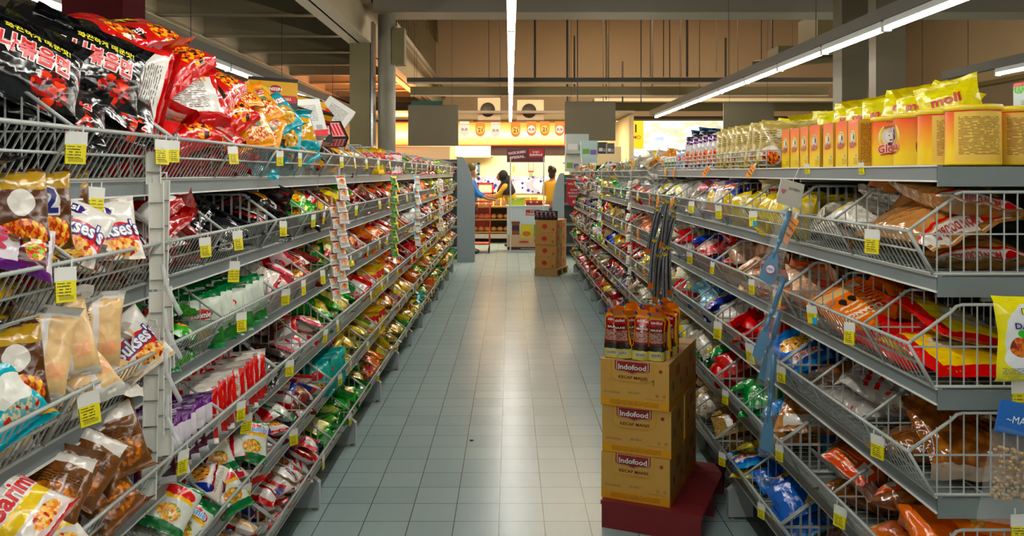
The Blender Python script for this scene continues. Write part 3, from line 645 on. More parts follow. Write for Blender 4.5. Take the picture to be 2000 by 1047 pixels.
design('indo', NP, 'white noodle packet with green ends', .12, .165, .05, print_mat('film_indo', 'd6dad0', [*ends('17713a'), R_(.5, .10, .5, .08, '17713a'), R_(.5, .9, .5, .08, '17713a'), O_(.5, .68, .4, .12, 'd02018'), R_(.5, .58, .4, .035, 'e8b818'), Fd(.5, .32, .28, .14, 'e6c46a', 'd8862a', '5a9030'), R_(1.5, .5, .46, .36, 'd4d6cc'), BK], .22), [T_('Indomie', .5, .69, .022, .085, '58a8e8', 'ffffff')])
design('sup', NP, 'red and white curry noodle packet', .12, .165, .045, print_mat('film_sup', 'dcd6d2', [R_(.5, .62, .5, .12, 'd01a18'), *ends('c01818'), R_(.1, .3, .12, .3, '2c3a90'), Fd(.58, .28, .3, .15), R_(1.5, .5, .44, .4, 'e0dad0'), BK], .22), [T_('Supermi', .5, .62, .026, .10, 'ffffff', '1c2c80')])
design('sed', NP, 'teal noodle packet', .12, .165, .045, print_mat('film_sed', '2aa89c', [O_(.5, .68, .36, .12, 'c8301c'), Fd(.5, .3, .34, .18, 'e8b040', 'f4e090', 'a04818'), *ends('1a8a86'), R_(1.5, .5, .44, .4, 'c8d8cc')], .2), [T_('Sedaap', .5, .68, .026, .085, 'ffffff', '20306a')])
design('yg', NP, 'yellow green noodle packet', .12, .165, .045, print_mat('film_yg', 'd2cc2a', [Fd(.5, .32, .34, .18, 'e0a028', 'f0e090', '68902a'), R_(.5, .7, .5, .12, '3f9430'), *ends('3f9430'), R_(1.5, .5, .44, .4, 'e0dca0')], .2), [T_('Mie', .5, .7, .03, .06, 'ffffff', 'b01c1c')])
design('grn2', NP, 'green noodle packet', .12, .165, .045, print_mat('film_grn2', '2c9a35', [Fd(.5, .3, .34, .18, 'e8b840', 'f4e4a0', 'b04020'), O_(.5, .7, .3, .1, 'e8e030'), *ends('1c7a28')], .2))
design('isiY', NP, 'yellow red double noodle packet', .125, .17, .05, print_mat('film_isiy', 'dcb820', [R_(.5, .72, .5, .12, 'b82018'), Fd(.4, .3, .34, .18), O_(.7, .55, .18, .14, 'e8e4dc'), R_(1.5, .5, .44, .4, 'e0c870')], .2), [T_('2', .7, .55, .04, None, '202878', 'ffffff'), T_('isi', .4, .72, .022, None, 'ffffff')])
design('org', SB, 'orange crackers in clear film', .14, .18, .05, print_mat('film_org', ('food', 'd86c1c', 'f0a048', 45), [R_(.5, .78, .4, .10, 'd8301c'), *ends('e08030')], .16))
design('dkr', SB, 'dark red chocolate snack bag', .13, .17, .045, print_mat('film_dkr', '7a141c', [Fd(.5, .35, .36, .18, '5a2c18', 'd8b090', '8a1c18'), R_(.5, .72, .4, .07, 'e4dcd8')], .18))
design('yel', SB, 'bright yellow snack bag', .13, .17, .05, print_mat('film_yel', 'e0c41a', [Fd(.5, .32, .32, .16), O_(.5, .68, .36, .10, 'c82818')], .2), [T_('Chiki', .5, .68, .022, .07, 'ffffff')])
design('dkbr', NP, 'maroon and white noodle packet', .12, .165, .045, print_mat('film_dkbr', '6a2520', [Fd(.5, .32, .34, .18, 'b8733a', 'd8b080', '501810'), R_(.5, .7, .5, .1, 'd8d0c8'), *ends('8c3a30')], .2))
design('tealb', SB, 'turquoise sweet bag', .13, .16, .045, print_mat('film_tealb', '39a9b8', [O_(.5, .5, .3, .2, 'e8e8e0'), Fd(.5, .25, .3, .12, 'c8c0a0', '6aa0a8')], .16))
# ---- right row
design('kraft', CB, 'long brown rice vermicelli bag', .24, .42, .09, print_mat('film_kraft', 'a6764a', [R_(.5, .93, .5, .05, 'd8d4cc'), O_(.24, .93, .10, .04, 'c82418'), R_(.5, .86, .5, .01, 'b02018'), R_(1.5, .5, .5, .5, '946838')], .14, .9), [T_('MON DOUBLES', .62, .93, .016, .12, 'a01c18')])
design('krft2', CB, 'grey clear bag with red print', .2, .3, .07, print_mat('film_k2', 'b8b4ae', [('specks', 'c8323a', 5, .10), ('specks', 'e8e8e8', 9, .2), ('lines', .5, .5, .4, .3, 'c02a30', 9)], .14, .9))
design('orgf', CB, 'flat orange cracker pack', .21, .26, .035, print_mat('film_orgf', 'e07a2c', [R_(.28, .2, .12, .10, 'd4ccc0'), ('lines', .55, .72, .3, .16, 'f4d8b8', 12), R_(.6, .25, .28, .10, 'd8b080'), ('lines', .2, .55, .12, .3, 'c83a18', 14)], .2, .5),
       [T_('UDANG', .5, .8, .02, .11, 'f8ecd8'), T_('♣♣', .56, .52, .035, .06, '161412')])
design('ryf', CB, 'flat red and yellow cracker pack', .24, .28, .05, print_mat('film_ryf', 'c8160f', [R_(.5, .5, .38, .38, 'e6c81a'), O_(.5, .55, .26, .18, 'd0c8a8'), ('specks', 'b08010', 13, .12), R_(1.5, .5, .4, .4, 'd8b018')], .18, .5), [T_('KERUPUK', .5, .84, .024, .14, 'c01410'), T_('*', .5, .55, .09, .09, '3a3a38')])
design('bread', CB, 'brown cracker bag with orange label', .22, .28, .085, print_mat('film_bread', ('food', '6e3c18', 'a8703a', 34), [R_(.5, .78, .4, .15, 'd85a1c'), R_(.3, .76, .1, .07, 'd8d4cc'), ('lines', .65, .78, .2, .1, 'f0c89a', 18), *ends('9a8878')], .12, .9))
design('orbag', CB, 'orange cracker bag with barcode', .20, .28, .08, print_mat('film_orbag', 'dd751c', [R_(.22, .22, .13, .10, 'e4e0d8'), ('bars', .22, .22, .10, .07, '202020', 40), O_(.6, .5, .2, .13, 'c82c18'), O_(.6, .5, .13, .08, 'e8dccc'), ('lines', .55, .8, .35, .12, 'f4e2c4', 12), ('food', .6, .12, .4, .12, 'a87038', 'd8a868')], .18, .6), [T_('PURI', .6, .72, .03, .09, 'f4e8d0')])
design('cbrn', CB, 'clear bag of light brown crackers', .22, .26, .08, print_mat('film_cbrn', ('food', 'a06a38', 'd0a070', 30), [R_(.5, .8, .34, .08, 'd0ccc4')], .12, .9))
design('yelc', CB, 'yellow labelled cracker bag', .2, .25, .06, print_mat('film_yelc', 'd6c020', [('lines', .5, .7, .4, .15, '585010', 12), ('food', .5, .25, .4, .2, 'b08040', 'd8b070'), *ends('d8cc70')], .18, .6), [T_('KORASA', .5, .55, .026, .12, 'b82414')])
design('crisp', CB, 'clear bag of pale pink crackers', .18, .22, .06, print_mat('film_crisp', ('food', 'd8a888', 'e8cdb4', 40), [R_(.3, .7, .2, .12, 'cf4a30'), ('specks', 'b86848', 12, .12)], .14, .8))
design('shr', CB, 'red and white shrimp cracker bag', .16, .2, .055, print_mat('film_shr', 'cc201a', [O_(.5, .45, .4, .26, 'e4cfc0'), O_(.5, .75, .16, .09, '3f9a4a'), ('lines', .5, .4, .3, .12, 'd85040', 16)], .18, .7))
design('blg', CB, 'blue pouch with golden crackers', .15, .19, .055, print_mat('film_blg', '1763b8', [Fd(.5, .4, .4, .24, 'd8983a', 'f0cc80', '8a4a18'), R_(.5, .8, .4, .07, 'e8e4e0'), *ends('3a9ad8')], .17, .7), [T_('KERUPUK', .5, .8, .018, .09, 'c81c1c')])
design('blb', CB, 'bright blue cracker bag', .16, .2, .055, print_mat('film_blb', '1f86cc', [('specks', 'e8e8f0', 9, .2), ('lines', .5, .8, .34, .08, 'f0e8e0', 14), Fd(.5, .3, .34, .2, 'd8a048', 'f0d090')], .17, .7))
design('rdb', CB, 'small bright red pouch', .13, .16, .045, print_mat('film_rdb', 'cc1812', [O_(.5, .5, .3, .2, 'e8d8c8')], .16, .7))
design('lbl', CB, 'pale blue and white cracker bag', .16, .2, .055, print_mat('film_lbl', '8cc4dc', [('specks', 'f0f0f0', 4, .3), R_(.5, .75, .4, .1, '2a7ab8')], .16, .8))
design('blw', CB, 'white bag with blue ends', .15, .21, .055, print_mat('film_blw', 'd2cec8', [R_(.5, .12, .5, .13, '1c3ba0'), R_(.5, .9, .5, .1, '1c3ba0'), ('lines', .5, .5, .4, .14, 'b83030', 12)], .16, .7))
design('grc', CB, 'green and clear cracker bag', .17, .21, .06, print_mat('film_grc', '178a3c', [O_(.5, .55, .32, .16, 'e4e0dc'), Fd(.5, .25, .34, .14, 'e07c30', 'c8e0c0'), ('specks', 'c8e0c8', 5, .14)], .15, .8))
design('verm', VB, 'cream rice vermicelli bag', .13, .27, .06, print_mat('film_verm', ('food', 'd8d2b8', 'ece6d2', 120), [R_(.5, .12, .4, .05, 'd8c828')], .22, .7))
design('straw', VB, 'tan noodle bundle in clear film', .13, .26, .06, print_mat('film_straw', ('food', 'b08c50', 'dcc088', 120), [R_(.5, .7, .3, .07, 'e4dfd6'), R_(.5, .62, .3, .03, 'b82020')], .16, .8))
design('wht', VB, 'white clear film noodle bag', .15, .19, .055, print_mat('film_wht', ('food', 'c8c4b8', 'e8e4da', 60), [('specks', 'c8323a', 4, .12), R_(.5, .85, .3, .06, 'e0c840')], .15, .8))
design('bly', CB, 'blue and yellow snack bag', .16, .21, .055, print_mat('film_bly', '1c3f9e', [O_(.5, .5, .4, .26, 'd8b83a'), Fd(.5, .3, .3, .14), R_(.5, .85, .4, .06, 'e87020')], .16, .8))
design('pnk2', CB, 'pink topped white cracker bag', .16, .2, .055, print_mat('film_pnk2', 'ddd3cc', [R_(.5, .3, .5, .14, 'c46a76'), ('specks', 'c86a70', 7, .15)], .15, .8))
design('bge', CB, 'cream pouch with dark red badge', .17, .22, .06, print_mat('film_bge', 'd8ccaa', [R_(.62, .66, .2, .14, '8a1c18'), R_(.62, .66, .12, .08, 'd8a890'), Fd(.5, .2, .4, .14, 'b8c070', 'd8885a')], .22, .4))
design('jar', CB, 'yellow jar shaped food tub', .12, .17, .10, print_mat('film_jar', 'cbb23a', [('specks', 'd8cfa0', 5, .2)], .2, .4))
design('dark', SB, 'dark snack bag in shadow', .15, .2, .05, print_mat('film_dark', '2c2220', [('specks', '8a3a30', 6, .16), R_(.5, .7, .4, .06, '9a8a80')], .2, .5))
PLACES = []     # (design, matrix, label parts)
def place(key, M, where, group, label=None):
    PLACES.append((key, M, where, group, label))
def axes_matrix(ax, ay, az, loc):
    M = Matrix.Identity(4)
    for i, a in enumerate((ax, ay, az)):
        a = Vector(a).normalized()
        for r in range(3): M[r][i] = a[r]
    M.translation = loc; return M
def cell(side, rim, ybase, z, d0, d1, y0, y1, keys, mode, fill, seed, bayname, tier, dmax=40):
    """one divided half of a basket: pack positions in basket space, then out into the place"""
    rr = random.Random(seed); out = []
    def world(M):
        B = Matrix.Translation((side * rim, ybase, z)) @ (Matrix.Rotation(PI, 4, 'Z') @ Matrix.Translation((0, 0, 0)) if side < 0 else Matrix.Identity(4))
        return B @ M
    yy0, yy1 = (y0, y1) if side > 0 else (-y1, -y0)
    def pick(fy=None):
        return rr.choice(keys)
    if mode in ('books', 'face', 'lean'):
        key = keys[0]; T = D[key]['T']; y = yy0 + T * .5
        if mode == 'books':
            while y < yy1 - T * .3:
                key = pick(); dd = D[key]; T = dd['T']
                for dep in ((d0 + dd['W'] * .55,) if fill < 1 else (d0 + dd['W'] * .55, d0 + dd['W'] * 1.6)):
                    tilt = rr.uniform(-.12, .16); ly_ = -1 if side > 0 else 1
                    M = axes_matrix((1, 0, 0), (0, tilt, 1), (0, ly_, -tilt * ly_), (dep + rr.uniform(-.01, .01), y, dd['L'] * .5 + .005 + (.02 if tilt > .1 else 0)))
                    # keep right-handed
                    az = Vector((-.42, ly_, .1)).normalized(); ay = Vector((rr.uniform(-.08, .08) + .08, tilt, 1)).normalized(); ax = ay.cross(az).normalized(); az = ax.cross(ay)
                    M = axes_matrix(ax, ay, az, (dep + rr.uniform(-.01, .01), y, dd['L'] * .5 + .006)); out.append((key, M))
                y += T * rr.uniform(.85, 1.1)
        else:
            rowsd = [d0 + .05 + i * D[key]['T'] * 1.0 for i in range(int(max(1, (d1 - d0 - .05) / (D[key]['T'] * 1.0))))][:4 if fill > 1 else 3]
            for dep in rowsd[::-1]:
                W = D[key]['W']; nrow = max(1, int((yy1 - yy0) / (W * .86)))
                for i in range(nrow):
                    key2 = pick(); dd = D[key2]; lean = rr.uniform(.12, .38); rl = rr.uniform(-.22, .22)
                    az = Vector((-1, rr.uniform(-.25, .25) - (.25 if side > 0 else -.25), lean)).normalized(); ay = Vector((lean, rl, 1)); ax = ay.cross(az).normalized(); ay = az.cross(ax)
                    out.append((key2, axes_matrix(ax, ay, az, (dep + .03, yy0 + (i + .5) * (yy1 - yy0) / nrow + rr.uniform(-.01, .01), dd['L'] * .47 + .005))))
    else:
        cs = .02; nx = int((d1 + .02) / cs) + 1; ny = int((yy1 - yy0) / cs) + 1
        Hm = [[.004 + (max(0, .055 - i * cs) / .055 * .09) for _ in range(ny)] for i in range(nx)]
        tries = 0; n = 0
        while n < dmax and tries < 260:
            tries += 1; key = pick(); dd = D[key]; W, L, T = dd['W'], dd['L'], dd['T']; best = None
            for _ in range(5):
                if mode == 'flat': yaw = rr.choice((0, PI)) + rr.uniform(-.15, .15) + (PI / 2 if L > (yy1 - yy0) * 1.4 else 0)
                else: yaw = rr.uniform(0, 2 * PI)
                ca, sa = math.cos(yaw), math.sin(yaw); hx = (abs(ca) * W + abs(sa) * L) * .5; hy = (abs(sa) * W + abs(ca) * L) * .5
                hx *= .86; hy *= .86
                ax_, bx_ = d0 + hx, d1 - hx; ay_, by_ = yy0 + hy, yy1 - hy
                if bx_ < ax_: ax_ = bx_ = max(ax_, (ax_ + bx_) / 2)
                if by_ < ay_: ay_ = by_ = (ay_ + by_) / 2
                cx, cy = rr.uniform(ax_, bx_), rr.uniform(ay_, by_)
                pts = []
                for i in range(max(0, int((cx - hx) / cs)), min(nx, int((cx + hx) / cs) + 1)):
                    for j in range(max(0, int((cy - hy - yy0) / cs)), min(ny, int((cy + hy - yy0) / cs) + 1)):
                        px, py = i * cs - cx, yy0 + j * cs - cy; u = px * ca + py * sa; v = -px * sa + py * ca
                        if abs(u) < W * .46 and abs(v) < L * .46: pts.append((i, j, u, v, Hm[i][j]))
                if not pts: continue
                hs = sorted(p[4] for p in pts); zz = hs[int(len(hs) * .75)]
                if best is None or zz < best[0]: best = (zz, cx, cy, yaw, pts)
            if best is None: continue
            zz, cx, cy, yaw, pts = best
            lim = fill * (.72 + .6 * max(0, cx) / .4)
            if zz + T * .5 > lim: continue
            m = sum(p[4] for p in pts) / len(pts)
            gu = sum(p[2] * (p[4] - m) for p in pts) / max(1e-6, sum(p[2] ** 2 for p in pts)); gv = sum(p[3] * (p[4] - m) for p in pts) / max(1e-6, sum(p[3] ** 2 for p in pts))
            gu = max(-.45, min(.45, gu)); gv = max(-.45, min(.45, gv))
            if mode != 'flat': gu += rr.uniform(-.08, .08); gv += rr.uniform(-.08, .08)
            zc = max(m, zz * .8 + m * .2) + T * .42
            ca, sa = math.cos(yaw), math.sin(yaw); ax = Vector((ca, sa, gu)).normalized(); ay = Vector((-sa, ca, gv)); az = ax.cross(ay).normalized(); ay = az.cross(ax)
            if rr.random() < (.28 if mode == 'heap' else 0): ax = -ax; az = -az     # lying face down
            out.append((key, axes_matrix(ax, ay, az, (cx, cy, zc)))); n += 1
            for i, j, u, v, h in pts:
                e = max(0, 1 - (2 * u / W) ** 4) * max(0, 1 - (2 * v / L) ** 4)
                Hm[i][j] = max(h, zc + gu * u + gv * v + T * .40 * e)
    top = max((M.translation.z for _, M in out), default=0); sname = 'left' if side < 0 else 'right'
    for key, M in out:
        t = M.translation; yw = (-t.y if side < 0 else t.y); q = yw / .9
        nf = 'near end' if q < .33 else 'middle' if q < .66 else 'far end'
        fb = 'front' if t.x < .14 else 'mid' if t.x < .26 else 'back'
        lv = 'high' if t.z > top * .66 else 'midway' if t.z > top * .36 else 'low'
        place(key, world(M), '%s %s, %s of %s bay, %s %s tier' % (lv, fb, nf, bayname, tier, sname), '%s, %s %s tier' % (bayname, tier, sname))
# ---- packs whose position is plain to see, set one by one
def hero(key, x, y, Y, n, up, where, flip=False, roll=0.0):
    az = Vector(n).normalized(); ay = Vector(up); ax = ay.cross(az).normalized(); ay = az.cross(ax)
    if roll: q = Matrix.Rotation(roll, 3, az); ax = q @ ax; ay = q @ ay
    if flip: ax = -ax; az = -az
    p = Vector(P(x, y, Y)); c = Vector((0, 0, EYE)); need = ((LR if p.x < 0 else RR) + (.06 if D[key]['W'] > .2 else .02) + D[key]['T'] * .5 + D[key]['W'] * (.12 if D[key]['W'] > .2 else .05))
    if abs(p.x) < need: p = c + (p - c) * (need / abs(p.x))      # keep it behind the basket front
    place(key, axes_matrix(ax, ay, az, p), where, where)
UP = (0, 0, 1)
hero('blkM', 168, 128, 1.86, (.72, -.55, .30), UP, 'standing on end facing the aisle in the nearest top left basket', roll=-.35)
hero('blkM', 28, 120, 1.52, (.75, -.4, .35), UP, 'cut by the picture edge in the nearest top left basket', roll=-.4)
hero('blkM', 75, 205, 1.50, (.55, -.3, .75), (-.5, .3, .6), 'low behind the front wires, nearest top left basket', roll=-.5)
hero('blkM', 190, 218, 1.78, (.6, -.45, .6), (-.5, .3, .7), 'lowest at the front beside the second divider, top left tier', roll=-.3)
hero('blkM', 110, 75, 2.02, (.5, -.6, .5), UP, 'behind the upright black pack, nearest top left basket', roll=-.5)
hero('redM', 175, 62, 2.05, (.35, -.25, .9), (-1, .6, .3), 'on top of the black packs, nearest top left basket', roll=.5)
hero('redM', 268, 70, 2.25, (.45, -.35, .85), (-1, .5, .4), 'lying highest of all beside the maroon column', roll=.3)
hero('redM', 325, 122, 2.35, (.35, -.55, .75), (-1, .3, .4), 'sloping down in front of the highest red pack', roll=.2)
hero('redM', 258, 175, 2.02, (.6, -.75, .15), UP, 'on edge behind the second divider, top left tier', flip=True, roll=1.3)
hero('redM', 350, 192, 2.28, (.45, -.65, .6), (-.6, .2, .8), 'showing its white back, second bay of the top left tier', flip=True, roll=-.25)
hero('redM', 410, 172, 2.55, (.4, -.4, .8), (-.8, .4, .3), 'above the pack with the white back, top left tier', roll=.6)
hero('redM', 425, 222, 2.42, (.5, -.5, .6), (-.8, .3, .5), 'at the front beside the white backed pack, top left tier', roll=.25)
hero('redM', 335, 248, 2.12, (.5, -.4, .7), (-.8, .3, .4), 'lowest at the front just past the second divider', roll=.1)
hero('yelN', 468, 190, 2.8, (.3, -.5, .8), (-.5, .5, .5), 'on top of the red packs, second bay of the top left tier')
hero('yelN', 505, 205, 2.85, (.4, -.6, .6), UP, 'high beside the teal packs, top left tier', roll=.4)
hero('yelN', 492, 250, 2.62, (.5, -.7, .4), UP, 'front corner of the second bay, top left tier', roll=.2)
hero('yelN', 520, 255, 2.72, (.6, -.6, .4), UP, 'last yellow one before the teal packs, top left tier', roll=-.5)
hero('tealN', 545, 220, 3.1, (.5, -.6, .5), UP, 'topmost teal one, third bay of the top left tier', roll=.5)
hero('tealN', 560, 262, 2.98, (.6, -.6, .4), UP, 'front of the third bay, top left tier', roll=-.3)
hero('tealN', 590, 255, 3.2, (.6, -.6, .4), UP, 'showing its gold back in the third bay, top left tier', flip=True)
hero('tealN', 590, 280, 3.1, (.7, -.5, .3), UP, 'lowest in front of the gold one, top left tier', roll=.4)
hero('goldB', 532, 185, 3.45, (.35, -.9, .25), (.1, -.15, 1), 'standing highest behind the teal packs, top left tier')
hero('goldB', 598, 212, 3.6, (.5, -.3, .8), (-.6, .6, .3), 'lying dark behind the white carton, top left tier')
hero('whiteB', 650, 232, 3.45, (.35, -.85, .35), UP, 'leaning at an angle with its barcode up, top left tier', roll=-.62)
hero('whiteB', 596, 235, 3.42, (.6, -.7, .3), UP, 'leaning behind the gold and teal packs, top left tier', roll=.1)
hero('pinkB', 640, 262, 3.3, (.4, -.6, .7), (-.2, .5, .6), 'front of the third bay, top left tier', roll=.2)
hero('pinkB', 618, 248, 3.45, (.8, -.5, .3), UP, 'on edge showing pink stripes, top left tier', roll=1.5)
# second tier, nearest bay
hero('isi', 95, 355, 1.72, (.75, -.6, .1), UP, 'uppermost of the standing row, nearest bay, second left tier')
hero('isi', 30, 420, 1.42, (.8, -.5, .1), UP, 'beside the front divider, nearest bay, second left tier')
hero('isi', 82, 415, 1.55, (.8, -.5, .15), UP, 'standing second in line, nearest bay, second left tier')
hero('isi', 122, 408, 1.68, (.75, -.55, .1), UP, 'standing third in line, nearest bay, second left tier')
hero('suk', 145, 452, 1.56, (.6, -.5, .6), (-.3, .6, .5), 'leaning on the rim, nearest bay, second left tier', roll=-.25)
hero('suk', 216, 450, 1.72, (.65, -.6, .45), (-.1, .3, .9), 'upright near the rim, nearest bay, second left tier', roll=.15)
hero('purp', 20, 480, 1.40, (.7, -.4, .5), UP, 'at the picture edge, nearest bay, second left tier', roll=1.2)
# third tier, nearest bay
hero('suk', 256, 668, 1.84, (.55, -.7, .5), (-.2, .2, .95), 'large lettering upright at the far corner, third left tier', roll=.5)
hero('tan', 215, 600, 1.95, (.6, -.75, .2), UP, 'tallest one standing at the back, third left tier', roll=.25)
hero('tan', 180, 650, 1.75, (.6, -.75, .2), UP, 'upright in the middle, third left tier', roll=-.1)
hero('tan', 120, 660, 1.62, (.6, -.75, .25), UP, 'upright beside the divider, third left tier', roll=.15)
hero('tan', 75, 690, 1.5, (.65, -.7, .3), UP, 'front of the divider, third left tier', roll=-.25)
hero('tan', 150, 715, 1.6, (.6, -.5, .6), UP, 'low near the rim, third left tier', roll=.3)
hero('isi', 22, 725, 1.37, (.75, -.5, .2), UP, 'beside the picture edge, third left tier')
hero('tealb', 5, 770, 1.33, (.8, -.4, .3), UP, 'cut by the picture edge, third left tier', roll=.3)
# fourth tier
hero('sar', 75, 1022, 1.46, (.55, -.35, .75), (-.5, .7, .4), 'largest lettering at the front, nearest bay, fourth left tier', roll=.45)
hero('sar', 22, 985, 1.40, (.5, -.3, .8), (-.5, .7, .3), 'beside the large lettered one, fourth left tier', roll=1.0)
hero('brn', 165, 912, 1.62, (.55, -.6, .6), (-.2, .5, .8), 'upright in the middle of the heap, fourth left tier', roll=-.5)
hero('brn', 225, 860, 1.8, (.6, -.7, .4), UP, 'upright at the back of the nearest bay, fourth left tier', roll=.2)
hero('brn', 110, 950, 1.55, (.5, -.5, .7), (-.3, .5, .6), 'half under the lettered one, fourth left tier', roll=-.4)
hero('brn', 200, 960, 1.62, (.6, -.5, .6), (-.3, .4, .8), 'near the rim, nearest bay, fourth left tier', roll=.6)
# fifth tier, second bay: lettering seen clearly
hero('indo', 335, 990, 2.12, (.45, -.5, .75), (-.4, .6, .5), 'label toward the aisle, second bay, fifth left tier', roll=-.6)
hero('indo', 360, 1025, 2.10, (.45, -.5, .75), (-.4, .6, .5), 'frontmost with clear label, second bay, fifth left tier', roll=-.7)
hero('indo', 440, 960, 2.42, (.5, -.5, .7), (-.4, .6, .5), 'upright on the rim, second bay, fifth left tier', roll=.4)
hero('indo', 415, 885, 2.62, (.5, -.6, .6), UP, 'high at the back, second bay, fifth left tier', roll=.2)
hero('indo', 490, 860, 2.68, (.5, -.5, .6), UP, 'leaning by the divider, second bay, fifth left tier', roll=-.4)
# sloping bag tops on the right
hero('kraft', 1835, 392, 2.28, (-.55, -.45, .75), (-.35, -.25, .12), 'with its printed header up, nearest bay, second right tier', roll=-.1)
# ================================================================== what lies in every basket: (designs, mode, fill) for the near and far half
LS = {
 (0, -1): [(['blkM'], 'heap', .20), (['blkM', 'blkM', 'redM'], 'heap', .24)], (0, 0): [(['redM'], 'heap', .20), (['redM', 'redN', 'yelN'], 'heap', .19)],
 (0, 1): [(['tealN', 'yelN', 'tealN'], 'heap', .2), (['pinkB', 'whiteB', 'goldB'], 'heap', .2)], (0, 2): [(['yelN', 'isi'], 'heap', .15), (['redbag', 'isiY'], 'heap', .15)],
 (1, -1): [(['isi', 'purp', 'isi'], 'heap', .2), (['suk', 'redbag', 'suk'], 'heap', .14)], (1, 0): [(['redbag'], 'heap', .21), (['blkbag', 'chk', 'blkbag'], 'heap', .11)],
 (1, 1): [(['blkbag', 'blkor'], 'heap', .19), (['blkor', 'orred', 'grn'], 'heap', .17)], (1, 2): [(['dkr', 'wht', 'yel'], 'heap', .15), (['org', 'yg'], 'heap', .16)],
 (2, -1): [(['tan', 'tan', 'suk'], 'lean', 1), (['suk', 'tan', 'tan'], 'heap', .19)], (2, 0): [(['gw', 'chk', 'grn'], 'heap', .16), (['gw'], 'books', 1.2)],
 (2, 1): [(['pink'], 'heap', .16), (['orred', 'redbag'], 'heap', .16)], (2, 2): [(['grn2', 'yg', 'isiY'], 'heap', .15), (['isiY', 'wht'], 'heap', .16)],
 (3, -1): [(['sar', 'brn'], 'heap', .17), (['brn', 'brn', 'brn', 'suk'], 'heap', .18)], (3, 0): [(['purp'], 'books', 1.2), (['rw'], 'books', 1.2)],
 (3, 1): [(['dark'], 'heap', .07), (['rw', 'pink'], 'heap', .13)], (3, 2): [(['sed', 'grn2', 'yg'], 'heap', .15), (['isiY', 'grn2', 'redbag'], 'heap', .13)],
 (4, -1): [(['brn', 'indo'], 'heap', .16), (['indo', 'brn'], 'heap', .16)], (4, 0): [(['indo'], 'heap', .17), (['sup', 'dkr', 'sup'], 'heap', .16)],
 (4, 1): [(['indo', 'sup'], 'heap', .12), (['sup', 'dkbr'], 'heap', .15)], (4, 2): [(['sed'], 'books', 1.2), (['isiY', 'dkbr', 'yel'], 'heap', .16)],
 (5, -1): [(['indo'], 'heap', .15), (['indo', 'suk'], 'heap', .15)], (5, 0): [(['indo'], 'heap', .16), (['suk', 'sup'], 'heap', .16)],
 (5, 1): [(['sup', 'rw', 'suk'], 'heap', .17), (['rw', 'sup'], 'heap', .16)], (5, 2): [(['grn2', 'yg'], 'heap', .16), (['grn2'], 'heap', .17)],
}
LFAR = {0: ['redN', 'isiY', 'yelN', 'redbag', 'yg', 'pink'], 1: ['org', 'yel', 'yg', 'dkr', 'org', 'wht'], 2: ['org', 'pink', 'redN', 'isiY', 'suk'], 3: ['dkr', 'redN', 'dkbr', 'isiY', 'org'], 4: ['org', 'dkbr', 'yel', 'isiY', 'yg'], 5: ['yel', 'grn2', 'isiY', 'tealb', 'org', 'grn2']}
rs = random.Random(77)
for i, k in enumerate(LBAYS):
    for t in range(6):
        sp = LS.get((t, k))
        if sp is None:
            base = LFAR[t]; a = rs.choice(base); b = rs.choice(base); c = rs.choice(base); sp = [([a, a, b], 'heap', rs.uniform(.13, .17)), ([c, c, a], 'heap', rs.uniform(.13, .17))]
            if rs.random() < .2: sp[1] = ([c], 'books', .9)
        dep = .39 if k < 3 else .30 if k < 6 else .22
        split = .36 if (k, t) in ((0, 1), (0, 2), (0, 3), (0, 4)) else .45
        for h, (keys, mode, fill) in enumerate(sp):
            y0, y1 = ((.015, split - .01), (split + .01, .885))[h]
            cell(-1, LR, ly(k), LZ[t], .015, dep, y0, y1, keys, mode, fill + (.03 if mode == 'heap' and t else 0), 1000 + i * 40 + t * 4 + h, ORDN[i], ORD[t], 40 if k < 3 else 22)
